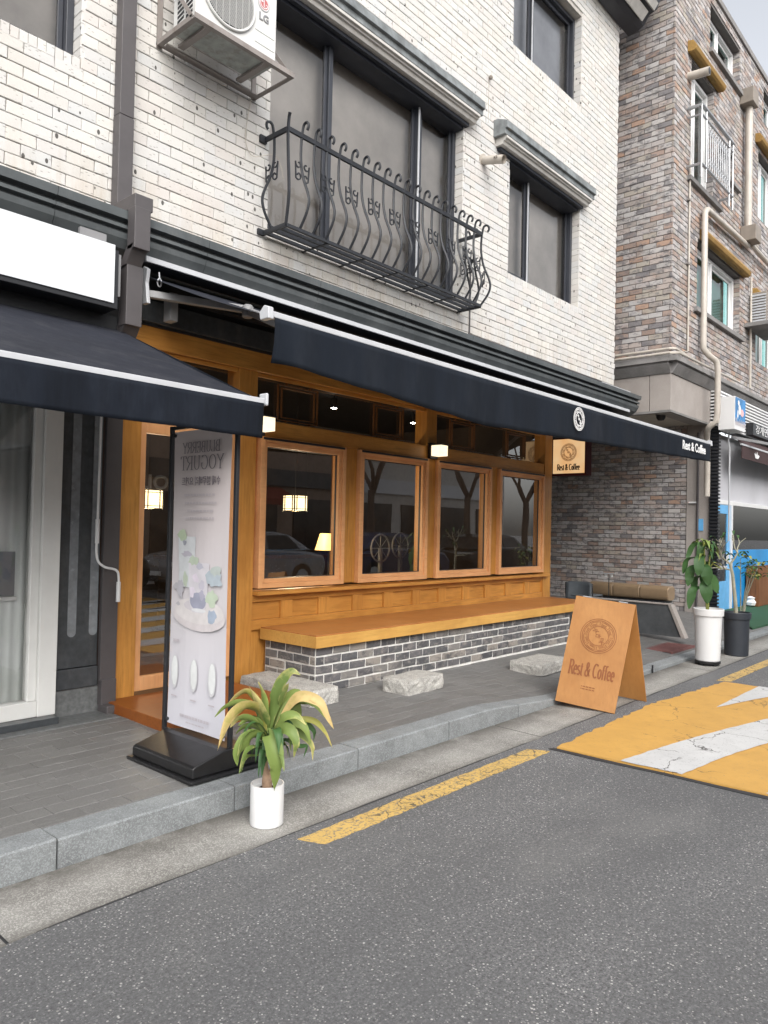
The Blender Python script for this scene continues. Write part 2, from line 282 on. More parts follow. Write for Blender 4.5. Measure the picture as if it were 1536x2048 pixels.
M['lamp'] = emis('lit paper lamp', (1.0, .84, .58), .95, 30); M['lamp_warm'] = emis('warm lamp', (1.0, .62, .22), .9, 20); M['spot'] = emis('spotlight', (1.0, .93, .82), 60)
M['maroon'] = plain('maroon sign casing', (.060, .010, .012), .75, spec=.15)
M['print_dark'] = plain('dark print', (.05, .035, .025), .7); M['print_white'] = plain('white print', (.78, .78, .78), .6)
M['print_grey'] = plain('faded grey print', (.17, .15, .165), .7); M['print_faint'] = plain('faint print', (.50, .46, .48), .7)
M['logo_red'] = plain('faded red logo', (.45, .12, .12), .5); M['logo_grey'] = plain('grey lettering', (.22, .22, .23), .5)
M['pvc'] = plain('ivory pvc pipe', (.46, .42, .37), .4, var=.1, dirt=((.25, .2, .17), 6, .4)); M['grey_metal'] = plain('weathered grey box', (.22, .19, .16), .6)
M['steel_rail'] = plain('stainless rail', (.42, .43, .44), .3, .8)
M['grate'] = plain('rusty red drain grate', (.17, .075, .07), .7); M['car_black'] = plain('black car paint', (.012, .012, .014), .15, spec=.6); M['car_silver'] = plain('silver car paint', (.35, .36, .38), .25, .6); M['car_blue'] = plain('navy car paint', (.015, .03, .09), .2)
M['tree_bark'] = plain('street tree bark', (.12, .09, .075), .9, bs=.5)
M['blue_print'] = plain('blue print', (.01, .17, .42), .4, var=.4, scale=3); M['pink_print'] = plain('pink print', (.75, .45, .45), .5)
M['brown_awning'] = plain('maroon brown fabric', (.045, .022, .022), .8)
# banner print: flat picture colours, faded and seen through the cloth
def mk_banner():
    m, t, b = nodes('printed banner cloth'); g = t.nodes.new('ShaderNodeNewGeometry'); s = t.nodes.new('ShaderNodeSeparateXYZ'); L(t, g.outputs['Position'], s.inputs[0])
    col = ramp(t, math_(t, 'MULTIPLY', s.outputs[2], .42), [(.10, (.60, .60, .66)), (.45, (.60, .575, .60)), (.85, (.55, .485, .475))])
    L(t, col, b.inputs['Base Color']); b.inputs['Roughness'].default_value = .7; bump(t, b, noise(t, coords(t, (1, 6, .6)), 2, 2), .15, .02); return m
M['banner'] = mk_banner()

M['lattice'] = wood('dark lattice wood', (.16, .07, .025), .2, 'z')
M['lantern'] = emis('interior lantern paper', (1.0, .76, .42), 2.4, 30)
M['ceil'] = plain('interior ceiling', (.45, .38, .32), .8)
# ------------------------------------------------------------------ builders
def tag(o, label=None, cat=None, group=None, kind=None):
    if label: o['label'] = label
    if cat: o['category'] = cat
    if group: o['group'] = group
    if kind: o['kind'] = kind
    return o
def thing(name, label, cat, loc=(0, 0, 0), group=None):
    o = bpy.data.objects.new(name, None); C.objects.link(o); o.location = loc; o.empty_display_size = .1
    return tag(o, label, cat, group)
def wloc(o):
    v = Vector(o.location)
    while o.parent: o = o.parent; v = v + Vector(o.location)
    return v
class MB:
    def __init__(s): s.v = []; s.f = []; s.a = []; s.tt = []
    def add(s, vs, fs, r=0.0, tt=None):
        k = len(s.v); s.v += [Vector(v) for v in vs]; s.f += [tuple(i+k for i in f) for f in fs]; s.a += [r]*len(vs); s.tt += (tt if tt else [0.0]*len(vs)); return s
    def box(s, x0, x1, y0, y1, z0, z1, r=0.0):
        return s.add([(x0, y0, z0), (x1, y0, z0), (x1, y1, z0), (x0, y1, z0), (x0, y0, z1), (x1, y0, z1), (x1, y1, z1), (x0, y1, z1)],
                     [(0, 3, 2, 1), (4, 5, 6, 7), (0, 1, 5, 4), (1, 2, 6, 5), (2, 3, 7, 6), (3, 0, 4, 7)], r)
    def obox(s, o, u, v, n, r=0.0):            # oblique box: origin and three edge vectors
        o, u, v, n = Vector(o), Vector(u), Vector(v), Vector(n)
        return s.add([o, o+u, o+u+v, o+v, o+n, o+u+n, o+u+v+n, o+v+n], [(0, 3, 2, 1), (4, 5, 6, 7), (0, 1, 5, 4), (1, 2, 6, 5), (2, 3, 7, 6), (3, 0, 4, 7)], r)
    def quad(s, a, b, c, d): return s.add([a, b, c, d], [(0, 1, 2, 3)])
    def prism(s, poly, axis, a0, a1):          # polygon in the two other axes, extruded along axis
        n = len(poly)
        def P(p, a): return {'x': (a, p[0], p[1]), 'y': (p[0], a, p[1]), 'z': (p[0], p[1], a)}[axis]
        vs = [P(p, a0) for p in poly]+[P(p, a1) for p in poly]
        return s.add(vs, [tuple(range(n))[::-1], tuple(range(n, 2*n))]+[(i, (i+1) % n, n+(i+1) % n, n+i) for i in range(n)])
    def tube(s, pts, rad, n=8, cap=True, flat=None):
        pts = [Vector(p) for p in pts]; m = len(pts); rads = rad if isinstance(rad, (list, tuple)) else [rad]*m
        vs = []; prev = None
        for i, p in enumerate(pts):
            d = (pts[min(i+1, m-1)]-pts[max(i-1, 0)])
            d = d.normalized() if d.length > 1e-9 else Vector((0, 0, 1))
            if prev is None:
                a = Vector((0, 0, 1)) if abs(d.z) < .9 else Vector((1, 0, 0)); x = a.cross(d).normalized()
            else:
                x = prev-d*prev.dot(d); x = x.normalized() if x.length > 1e-6 else Vector((1, 0, 0)).cross(d).normalized()
            prev = x; y = d.cross(x)
            for k in range(n):
                an = 2*PI*(k+.5)/n; vs.append(p+(x*math.cos(an)+y*math.sin(an))*rads[i])
        fs = [(i*n+k, i*n+(k+1) % n, (i+1)*n+(k+1) % n, (i+1)*n+k) for i in range(m-1) for k in range(n)]
        if cap: fs += [tuple(range(n))[::-1], tuple(range((m-1)*n, m*n))]
        return s.add(vs, fs)
    def lathe(s, prof, c, n=32):
        vs = []; m = len(prof)
        for r_, z in prof:
            for k in range(n): an = 2*PI*k/n; vs.append((c[0]+r_*math.cos(an), c[1]+r_*math.sin(an), c[2]+z))
        fs = [(i*n+k, i*n+(k+1) % n, (i+1)*n+(k+1) % n, (i+1)*n+k) for i in range(m-1) for k in range(n)]
        fs += [tuple(range(n))[::-1], tuple(range((m-1)*n, m*n))]
        return s.add(vs, fs)
    def build(s, name, mat, parent=None, smooth=False, bevel=0.0, kind=None, label=None, origin=None, seg=2):
        o0 = Vector(origin) if origin is not None else (wloc(parent) if parent else Vector((0, 0, 0)))
        if parent is None and origin is None and s.v:
            xs = [v.x for v in s.v]; ys = [v.y for v in s.v]; zs = [v.z for v in s.v]
            o0 = Vector(((min(xs)+max(xs))/2, (min(ys)+max(ys))/2, min(zs)))
        me = bpy.data.meshes.new(name); me.from_pydata([v-o0 for v in s.v], [], s.f); me.update()
        if smooth and not any(s.tt):
            import bmesh; q_ = bmesh.new(); q_.from_mesh(me); bmesh.ops.remove_doubles(q_, verts=q_.verts, dist=1e-5); q_.to_mesh(me); q_.free()
        if any(s.a):
            at = me.attributes.new('rnd', 'FLOAT', 'POINT'); at.data.foreach_set('value', s.a)
        if any(s.tt):
            at = me.attributes.new('tt', 'FLOAT', 'POINT'); at.data.foreach_set('value', s.tt)
        if smooth: me.polygons.foreach_set('use_smooth', [True]*len(me.polygons))
        me.materials.append(M[mat] if isinstance(mat, str) else mat)
        o = bpy.data.objects.new(name, me); C.objects.link(o)
        if parent: o.parent = parent; o.location = o0-wloc(parent)
        else: o.location = o0
        if bevel:
            b = o.modifiers.new('bevel', 'BEVEL'); b.width = bevel; b.segments = seg; b.limit_method = 'ANGLE'
        if smooth:
            try: me.set_sharp_from_angle(angle=math.radians(35))
            except Exception: pass
        if kind: o['kind'] = kind
        if label: o['label'] = label
        return o
def Box(name, mat, parent, x0, x1, y0, y1, z0, z1, bevel=.003, **k): return MB().box(x0, x1, y0, y1, z0, z1).build(name, mat, parent, bevel=bevel, **k)
def Tube(name, mat, parent, pts, r, n=10, **k): return MB().tube(pts, r, n).build(name, mat, parent, smooth=True, **k)
def copy_tree(o, loc, label=None, parent=None):
    c = o.copy(); C.objects.link(c); c.parent = parent
    if loc is not None: c.location = loc
    if label: c['label'] = label
    for ch in o.children: copy_tree(ch, None, None, c)
    return c
def smoothpath(pts, n=8):                       # Catmull-Rom through the points
    P = [Vector(p) for p in pts]; P = [2*P[0]-P[1]]+P+[2*P[-1]-P[-2]]; out = []
    for i in range(1, len(P)-2):
        for k in range(n):
            t = k/n; a, b, c, d = P[i-1], P[i], P[i+1], P[i+2]
            out.append(.5*((2*b)+(c-a)*t+(2*a-5*b+4*c-d)*t*t+(3*b-a-3*c+d)*t*t*t))
    out.append(P[-2]); return out
# text as flat print, a few millimetres proud of its carrier
def text(body, parent, mat, o, u, v, size, sx=1.0, align='CENTER', name='lettering', ext=.0015, off=.0, wt=0.0):
    cu = bpy.data.curves.new(name, 'FONT'); cu.body = body; cu.size = size; cu.align_x = align; cu.align_y = 'CENTER'; cu.extrude = ext; cu.offset = wt; cu.resolution_u = 3
    to = bpy.data.objects.new(name, cu); C.objects.link(to); bpy.context.view_layer.update()
    me = bpy.data.meshes.new_from_object(to.evaluated_get(bpy.context.evaluated_depsgraph_get())); bpy.data.objects.remove(to)
    u, v, o = Vector(u).normalized(), Vector(v).normalized(), Vector(o); n = u.cross(v)
    mb = MB(); mb.add([o+u*(p.co.x*sx)+v*p.co.y+n*(p.co.z+off) for p in me.vertices], [tuple(p.vertices) for p in me.polygons])
    bpy.data.meshes.remove(me); return mb.build(name, mat, parent)
# serif letters drawn with a broad nib
def arc(cx, cy, rx, ry, a0, a1, n=14): return [(cx+rx*math.cos(math.radians(a0+(a1-a0)*i/n)), cy+ry*math.sin(math.radians(a0+(a1-a0)*i/n))) for i in range(n+1)]
def sf(x, y, w=.13): return [(x-w, y), (x+w, y)]
GL = {
 'R': (.74, [[(.16, 0), (.16, 1)], [(.16, 1), (.4, 1)]+arc(.4, .75, .24, .25, 90, -90)+[(.16, .5)], [(.38, .5), (.68, 0)], sf(.16, 0), sf(.16, 1), sf(.68, 0, .09)]),
 'B': (.72, [[(.16, 0), (.16, 1)], [(.16, 1), (.38, 1)]+arc(.38, .76, .2, .24, 90, -90)+[(.16, .52)], [(.38, .52)]+arc(.38, .26, .26, .26, 90, -90)+[(.16, 0)], sf(.16, 0, .1), sf(.16, 1, .1)]),
 'L': (.62, [[(.16, 0), (.16, 1)], [(.16, 0), (.56, 0)], [(.56, 0), (.56, .2)], sf(.16, 1), sf(.16, 0, .1)]),
 'U': (.8, [[(.16, 1), (.16, .3)]+arc(.4, .3, .24, .3, 180, 360)+[(.64, 1)], sf(.16, 1), sf(.64, 1)]),
 'E': (.66, [[(.16, 0), (.16, 1)], [(.16, 1), (.56, 1)], [(.16, .5), (.46, .5)], [(.16, 0), (.58, 0)], [(.56, 1), (.56, .84)], [(.58, 0), (.58, .18)], [(.46, .42), (.46, .58)]]),
 'Y': (.76, [[(.08, 1), (.38, .5)], [(.68, 1), (.38, .5)], [(.38, .5), (.38, 0)], sf(.38, 0), sf(.08, 1, .1), sf(.68, 1, .1)]),
 'O': (.86, [arc(.43, .5, .33, .5, 0, 360, 26)]),
 'G': (.84, [arc(.44, .5, .34, .5, 50, 320, 20), [(.70, .18), (.70, .45)], sf(.68, .45, .12), [(.66, .86), (.66, 1.0)]]),
 'T': (.7, [[(.35, 0), (.35, 1)], [(.06, 1), (.64, 1)], [(.06, 1), (.06, .82)], [(.64, 1), (.64, .82)], sf(.35, 0)]),
 'C': (.74, [arc(.42, .5, .32, .5, 52, 308, 20), [(.62, .86), (.62, 1.0)]]),
 'e': (.54, [[(.1, .34), (.46, .34)]+arc(.28, .33, .19, .33, 5, 315, 18)]),
 's': (.46, [arc(.23, .49, .15, .16, 40, 230, 10)+arc(.24, .16, .16, .16, 60, -150, 10)]),
 't': (.38, [[(.17, .86), (.17, .12)]+arc(.28, .12, .11, .12, 180, 300, 6), [(.03, .64), (.33, .64)]]),
 'o': (.58, [arc(.29, .33, .2, .33, 0, 360, 20)]),
 'f': (.38, [[(.17, 0), (.17, .84)]+arc(.3, .84, .13, .16, 180, 40, 8), [(.03, .64), (.35, .64)], sf(.17, 0, .1)]),
 '&': (.86, [[(.72, .02), (.26, .62)]+arc(.36, .8, .15, .2, 215, -40, 12)+[(.2, .42)]+arc(.32, .24, .22, .24, 130, 330, 12)+[(.68, .52)], sf(.68, .52, .1)]),
 ' ': (.28, []),
}
def ribbon(mb, pts, o, u, v, thick, thin, h, n):
    m = len(pts); A = []
    for i, p in enumerate(pts):
        a = pts[max(i-1, 0)]; b = pts[min(i+1, m-1)]; dx, dy = b[0]-a[0], b[1]-a[1]; l = math.hypot(dx, dy) or 1; dx /= l; dy /= l
        wd = thin+(thick-thin)*abs(dy)**1.3; A.append((p[0]-dy*wd/2, p[1]+dx*wd/2, p[0]+dy*wd/2, p[1]-dx*wd/2))
    vs = []
    for q in A:
        for (x, y) in ((q[0], q[1]), (q[2], q[3])): vs.append(o+u*(x*h)+v*(y*h)+n)
    mb.add(vs, [(2*i, 2*i+1, 2*i+3, 2*i+2) for i in range(m-1)])
def serif(body, parent, mat, o, u, v, h, width, thick=.14, thin=.045, off=.003, name='lettering'):
    u, v, o = Vector(u).normalized(), Vector(v).normalized(), Vector(o); n = u.cross(v).normalized()
    tot = sum(GL[c][0] for c in body); kx = width/(tot*h); x = -tot/2; mb = MB(); j = 0
    for c in body:
        for st in GL[c][1]:
            j += 1; P = [((x+p[0])*kx, p[1]-.5) for p in st]
            ribbon(mb, P, o, u, v, thick*min(1.2, kx*1.1), thin, h, n*(off+.00025*(j % 3)))
        x += GL[c][0]
    return mb.build(name, mat, parent)
def logo(parent, mat, o, u, v, R, off=.003, lw=.035, name='emblem', inner=True):
    u, v, o = Vector(u).normalized(), Vector(v).normalized(), Vector(o); n = u.cross(v).normalized(); mb = MB()
    def st(P, w_=lw, k=0): ribbon(mb, P, o, u, v, w_, w_, R, n*(off+k*.0003))
    for rr in (1.0, .90, .56): st(arc(0, 0, rr, rr, 0, 360, 64))
    for k in range(8):
        a = 45*k
        def pol(r_, d): return (r_*math.cos(math.radians(a+d)), r_*math.sin(math.radians(a+d)))
        st([pol(.62, 1), pol(.82, 1), pol(.83, 10), pol(.83, 20), pol(.83, 30), pol(.82, 39), pol(.71, 39), pol(.70, 28), pol(.70, 16), pol(.76, 16)], lw*.9, 1)
        st([pol(.63, 8), pol(.635, 16), pol(.635, 28), pol(.63, 40)], lw*.8, 2)
    if inner:                                    # three stacked syllables running down to the right
        q = lw*1.1
        for P in ([(-.26, .44), (-.26, .34), (-.08, .34)], [(-.36, .26), (0, .26)], [(-.16, .26), (-.16, .12)],
                  [(-.13, .08), (-.13, -.07), (.01, -.07), (.01, .08), (-.13, .08)], [(.07, .13), (.07, -.12)], [(.07, .01), (.16, .01)],
                  [(.14, -.10), (.32, -.10), (.32, -.19), (.15, -.19), (.15, -.28), (.33, -.28)], [(.08, -.34), (.4, -.34)], [(.25, -.34), (.25, -.48)]):
            st(P, q, 1)
    return mb.build(name, mat, parent)
# ------------------------------------------------------------------ bricks
def brick_mesh(name, l, h, d, seed, mat, rough=.0025):   # front face towards local -y; closed box with uneven chamfered front, 22 triangles
    R = random.Random(seed); j = lambda a=rough: R.uniform(-a, a); c = .004
    f = [(-l/2+j(), 0, -h/2+j()), (l/2+j(), 0, -h/2+j()), (l/2+j(), 0, h/2+j()), (-l/2+j(), 0, h/2+j())]
    q = [(x+(c if x < 0 else -c)+j(.0015), -c*.9+j(.0008), z+(c if z < 0 else -c)+j(.0015)) for x, y, z in f]
    bk = [(x, d, z) for x, y, z in f]; vs = q+f+bk
    fs = [(0, 1, 2, 3)]+[(4+i, 4+(i+1) % 4, (i+1) % 4, i) for i in range(4)]+[(8+i, 8+(i+1) % 4, 4+(i+1) % 4, 4+i) for i in range(4)]+[(11, 10, 9, 8)]
    me = bpy.data.meshes.new(name); me.from_pydata(vs, [], fs); me.materials.append(M[mat]); return me
def cut(lo, hi, holes):                         # subtract 1-D hole intervals
    segs = [(lo, hi)]
    for a, b in holes:
        n = []
        for s, e in segs:
            if b <= s or a >= e: n.append((s, e)); continue
            if a > s: n.append((s, a))
            if b < e: n.append((b, e))
        segs = n
    return segs
def lay_bricks(o, u, n_out, u0, u1, z0, z1, L_, H_, joint, holes=(), soldiers=(), seed=1, jit=.002, quarter=False, jv=None):
    """courses of bricks on the plane through o along u (unit) with outward normal n_out; returns (pos, len, height) list"""
    R = random.Random(seed); out = []; nrow = int(round((z1-z0)/H_))
    for r_ in range(nrow):
        zc = z0+(r_+.5)*H_; offs = (0, .5)[r_ % 2]*L_ if not quarter else ((r_*.37) % 1.0)*L_*1.0
        hl = [(a, b) for a, b, c, d in holes if c < zc+H_*.25 and d > zc-H_*.25]
        for s, e in cut(u0, u1, hl):
            k0 = math.floor((s-offs)/L_); x = k0*L_+offs
            while x < e-1e-6:
                a, b = max(x, s), min(x+L_, e)
                if b-a > .035:
                    out.append((Vector(o)+Vector(u)*((a+b)/2)+Vector((0, 0, zc))+Vector(n_out)*R.uniform(-jit, jit), b-a-(joint if jv is None else jv), H_-joint, u))
                x += L_
    for a, b, zz0, zz1, sw in soldiers:          # bricks on end under openings
        x = a
        while x < b-1e-6:
            e = min(x+sw, b)
            if e-x > .02: out.append((Vector(o)+Vector(u)*((x+e)/2)+Vector((0, 0, (zz0+zz1)/2))+Vector(n_out)*R.uniform(0, jit), e-x-joint*.8, zz1-zz0-joint, u))
            x += sw
    return out
def place_bricks(items, parent, mat, depth, base_l, base_h, name='brick', limit=300, seed=3, vis=None, kinds=6, rough=.0025, stuffname=None, nz=False):
    """the pieces that show largest become parts, the rest one joined part"""
    R = random.Random(seed); meshes = [brick_mesh(name, base_l, base_h, depth, seed*10+i, mat, rough) for i in range(kinds)]
    sc = []
    for it in items:
        q = px_of(it[0]); s = -1
        if q and 0 < q[0] < 1536 and 0 < q[1] < 2048 and (vis is None or vis(it[0], q)): s = it[1]*it[2]/q[2]**2*abs((it[0]-CAM).normalized().dot(Vector((-it[3][1], it[3][0], 0))))
        sc.append(s)
    order = sorted(range(len(items)), key=lambda i: -sc[i]); big = [i for i in order if sc[i] > 0][:limit]; bs = set(big)
    pl = wloc(parent)
    def rot(u): return math.atan2(u[1], u[0])
    for i in big:
        p, l, h, u = items[i]; me = meshes[R.randrange(kinds)]
        ob = bpy.data.objects.new(name, me); C.objects.link(ob); ob.parent = parent; ob.location = p-pl; ob.scale = (l/base_l, 1, h/base_h); ob.rotation_euler = (R.uniform(-.006, .006), 0, rot(u))
    mb = MB()
    for i in range(len(items)):
        if i in bs: continue
        p, l, h, u = items[i]; me = meshes[R.randrange(kinds)]; a = rot(u); ca, sa = math.cos(a), math.sin(a)
        vs = [(p.x+v.co.x*l/base_l*ca-v.co.y*sa, p.y+v.co.x*l/base_l*sa+v.co.y*ca, p.z+v.co.z*h/base_h) for v in me.vertices]
        mb.add(vs, [tuple(q.vertices) for q in me.polygons], R.random()*.998+.001)
    if mb.v: mb.build(stuffname or name+'work', mat, parent, kind='stuff')
def slab_with_holes(mb, u0, u1, z0, z1, holes, t0, t1, axis='y'):   # backing wall as cells round the openings
    us = sorted({u0, u1}|{h[0] for h in holes}|{h[1] for h in holes}); zs = sorted({z0, z1}|{h[2] for h in holes}|{h[3] for h in holes})
    us = [u for u in us if u0 <= u <= u1]; zs = [z for z in zs if z0 <= z <= z1]
    for i in range(len(us)-1):
        run = None
        for k in range(len(zs)-1):
            cu, cz = (us[i]+us[i+1])/2, (zs[k]+zs[k+1])/2
            solid = not any(h[0] < cu < h[1] and h[2] < cz < h[3] for h in holes)
            if solid: run = (run[0] if run else zs[k], zs[k+1])
            if (not solid or k == len(zs)-2) and run:
                if axis == 'y': mb.box(us[i], us[i+1], t0, t1, run[0], run[1])
                else: mb.box(t0, t1, us[i], us[i+1], run[0], run[1])
                run = None
    return mb
# ------------------------------------------------------------------ ground
def kerb_top(x): return .145 if x < 5.2 else (.145-.095*min(1, (x-5.2)/1.2) if x < 12 else .05)
def Pz(x, y): return kerb_top(x)+(.165-kerb_top(x))*max(0, min(1, (y-3.5)/1.5))
mb = MB(); mb.quad((-120, -120, 0), (300, -120, 0), (300, 120, 0), (-120, 120, 0))
tag(mb.build('road', 'asphalt', origin=(0, 0, 0)), 'grey asphalt street with pale aggregate flecks', kind='structure')
road = bpy.data.objects['road']
# gutter channel: concrete slabs between the asphalt and the kerb
gut = MB().box(-6, 40, 2.935, 3.38, -.05, .002).build('gutter', 'tar', origin=(0, 0, 0)); tag(gut, 'concrete gutter channel along the kerb', kind='structure')
xs = [-6, -2.8, 1.22, 5.22, 9.2, 13.2, 17.2, 21.2, 25.2, 32, 40]
for a, b in zip(xs, xs[1:]):
    n = 14; mb = MB(); R = random.Random(int(a*10)); top = []; 
    for i in range(n+1):
        x = a+.006+(b-a-.012)*i/n; top.append((x, 2.93+R.uniform(-.008, .008)+(0.012 if 0 < i < n else 0), 3.376))
    for i in range(n):
        (x0, ya, yb), (x1, yc, yd) = top[i], top[i+1]
        mb.add([(x0, ya, .004), (x1, yc, .004), (x1, yd, .010), (x0, yb, .010), (x0, ya, -.04), (x1, yc, -.04)], [(0, 1, 2, 3), (4, 5, 1, 0)])
    mb.build('gutter_slab', 'gutter', gut)
# pavement bed, kerb stones, pavers
mb = MB(); gx = [-6+i*.3 for i in range(154)]; gy = [3.39, 3.56, 4.0, 4.5, 5.0, 5.6, 9.5]
for i in range(len(gx)-1):
    for k in range(len(gy)-1):
        mb.quad(*[(x, y, Pz(x, y)-.007) for x, y in ((gx[i], gy[k]), (gx[i+1], gy[k]), (gx[i+1], gy[k+1]), (gx[i], gy[k+1]))])
pav = tag(mb.build('pavement', 'paver_joint', origin=(0, 0, 0)), 'pavement of dark basalt pavers with a granite kerb', kind='structure')
x = -4.38
while x < 22:
    n = 6; mb = MB(); a, b = x+.004, x+.994; R = random.Random(int(x*100)); j = R.uniform(-.003, .003)
    for i in range(n):
        xa, xb = a+(b-a)*i/n, a+(b-a)*(i+1)/n; pr = []
        for q in (xa, xb): z = kerb_top(q)+j; pr.append([(q, 3.385, -.03), (q, 3.385, z-.008), (q, 3.393, z), (q, 3.555, z+.001), (q, 3.555, -.03)])
        mb.add(pr[0]+pr[1], [(0, 1, 6, 5)[::-1], (1, 2, 7, 6)[::-1], (2, 3, 8, 7)[::-1], (3, 4, 9, 8)[::-1]]+([(0, 1, 2, 3, 4)] if i == 0 else [])+([(9, 8, 7, 6, 5)] if i == n-1 else []))
    mb.build('kerb_stone', 'kerb', pav); x += 1.0
PL, PW = .24, .12; pv = []; row = 0; y = 3.562
R = random.Random(5)
while y < 7.4:
    off = (.5 if row % 2 else 0)*PL; x = -1.5+off
    while x < 17:
        if not (y > 5.3 and x < 9.7): pv.append((x, y))
        x += PL
    y += PW; row += 1
def paver(mb, x, y, r_):
    j = .0015; a, b, c, d = x+j, x+PL-j, y+j, min(y+PW-j, 9); dz = R.uniform(-.0015, .0015); t = .002
    top = [(a+t, c+t), (b-t, c+t), (b-t, d-t), (a+t, d-t)]; out = [(a, c), (b, c), (b, d), (a, d)]
    vs = [(p, q, Pz(p, q)+dz) for p, q in top]+[(p, q, Pz(p, q)+dz-.0025) for p, q in out]+[(p, q, Pz(p, q)-.03) for p, q in out]
    mb.add(vs, [(0, 1, 2, 3)]+[(4+i, 4+(i+1) % 4, (i+1) % 4, i) for i in range(4)]+[(8+i, 8+(i+1) % 4, 4+(i+1) % 4, 4+i) for i in range(4)], r_)
sc = []
for i, (x, y) in enumerate(pv):
    q = px_of((x+.12, y+.06, .15)); ok = q and -20 < q[0] < 1540 and q[1] < 2048 and y < 5.3 and x < 9.5
    sc.append((-(1/q[2]**3) if ok else 9, i))
sc.sort(); big = {i for s, i in sc[:298] if s < 0}; rest = MB()
for i, (x, y) in enumerate(pv):
    if i in big: paver_mb = MB(); paver(paver_mb, x, y, 0.0); paver_mb.build('paver', 'paver', pav)
    else: paver(rest, x, y, R.random()*.998+.001)
rest.build('paving', 'paver', pav, kind='stuff')
# painted markings
def strip(name, mat, poly, z, parent, thick=.003):
    n = len(poly); mb = MB(); mb.add([(p[0], p[1], z) for p in poly]+[(p[0], p[1], 0.0005) for p in poly], [tuple(range(n))]+[(n+i, n+(i+1) % n, (i+1) % n, i) for i in range(n)]); return mb.build(name, mat, parent)
def wob(p, q, n, a, seed):
    R = random.Random(seed); return [(p[0]+(q[0]-p[0])*i/n+(R.uniform(-a, a) if 0 < i < n else 0), p[1]+(q[1]-p[1])*i/n+(R.uniform(-a, a) if 0 < i < n else 0)) for i in range(n)]
strip('road_line', 'yellow_line', wob((2.68, 2.715), (4.93, 2.70), 40, .006, 1)+wob((4.93, 2.70), (4.86, 2.845), 3, .003, 2)+wob((4.86, 2.845), (2.62, 2.86), 40, .005, 3)+wob((2.62, 2.86), (2.68, 2.715), 4, .006, 4), .004, road)
strip('road_line', 'yellow_line', wob((8.72, 2.58), (24, 2.5), 30, .004, 5)+wob((24, 2.5), (24, 2.63), 2, 0, 6)+wob((24, 2.63), (8.66, 2.72), 30, .004, 7)+[(8.66, 2.72)], .004, road)
hump = strip('speed_hump', 'yellow_paint', wob((5.2, -5.0), (8.75, -5.0), 4, 0, 1)+wob((8.75, -5.0), (8.60, 2.62), 60, .010, 2)+wob((8.60, 2.62), (6.9, 2.76), 30, .018, 3)+wob((6.9, 2.76), (5.03, 2.70), 32, .018, 8)+wob((5.03, 2.70), (5.2, -5.0), 60, .006, 4), .012, road)
hump['label'] = 'yellow painted hump across the street'
strip('tar_seam', 'tar', wob((4.975, 2.74), (5.03, 2.71), 3, .004, 3)+wob((5.02, 2.70), (5.19, -5), 40, .006, 9)+wob((5.15, -5), (4.975, 2.74), 40, .012, 10), .006, road)
def hp(poly, seed):
    pts = []
    for a, b in zip(poly, poly[1:]+poly[:1]): pts += wob(a, b, 9, .006, seed); seed += 1
    n = len(pts); mb = MB(); mb.add([(p[0], p[1], .0165) for p in pts], [tuple(range(n))]); mb.build('white_stripe', 'white_paint', hump)
for k in range(7):
    d = -.93*k
    hp([(5.06-.022*d, 1.80+d), (5.7, 1.72+d), (6.35, 1.59+d), (7.0, 1.40+d), (7.8, 1.12+d), (8.61, .80+d), (8.62, 1.22+d), (7.8, 1.60+d), (7.0, 1.85+d), (6.2, 2.03+d), (5.6, 2.14+d), (5.05-.022*d, 2.22+d)], 40+9*k)
    if k < 6: hp([(7.25, 2.275+d*1.0), (8.60, 1.93+d), (8.60, 2.27+d)], 90+9*k)
# drain grate in the pavement
gr = thing('drain_grate', 'rusty red drain grate set in the pavement before the stone slab', 'drain grate', (10.0, 3.9, Pz(10, 3.9)))
for k in range(15): Box('grate_bar', 'grate', gr, 9.75+k*.055, 9.78+k*.055, 3.62, 4.16, Pz(10, 3.9)-.01, Pz(10, 3.9)+.006, bevel=0)
Box('grate_frame', 'grate', gr, 9.72, 10.58, 3.60, 3.62, .0, Pz(10, 3.9)+.008, 0); Box('grate_frame', 'grate', gr, 9.72, 10.58, 4.16, 4.18, .0, Pz(10, 3.9)+.008, 0)
Box('pit', 'tar', gr, 9.73, 10.57, 3.621, 4.159, .0, Pz(10, 3.9)-.012, 0)
mb = MB().tube([(8.5, 3.37, .0), (8.5, 3.37, .10)], .010, 8); tag(mb.build('metal_peg', 'black'), 'thin dark metal peg standing against the low kerb', 'peg')
# ------------------------------------------------------------------ white building
WY = 5.30; WX0, WX1 = -1.5, 11.6; WZ0, WZ1 = 3.55, 10.15
holes = [(4.30, 7.30, 4.30, 6.66), (8.33, 10.31, 4.99, 6.66), (8.36, 10.29, 8.05, 9.45), (.6, 2.53, 4.985, 6.5)]
wb = thing('white_brick_building', 'white brick building with black framed windows above the wooden cafe front', 'building', (5.0, 5.3, .16))
slab_with_holes(MB(), WX0, WX1, WZ0, WZ1, holes, WY+.013, WY+.24).build('wall', 'white_mortar', wb)
MB().box(WX1-.24, WX1-.01, WY+.245, WY+8, WZ0, WZ1).box(WX0, WX0+.2, WY+.245, WY+8, WZ0, WZ1).box(WX0, WX1-.02, WY+8, WY+8.2, WZ0, WZ1).build('side_wall', 'white_mortar', wb)
sold = [(a, b, c-.09, c, .062) for a, b, c, d in holes]
items = lay_bricks((0, WY, 0), (1, 0, 0), (0, -1, 0), WX0, WX1, 3.83-.27, WZ1,   .2125, .0902, .0055, [(a, b, c-.09, d) for a, b, c, d in holes], sold, 4, .0025, quarter=False, jv=.003)
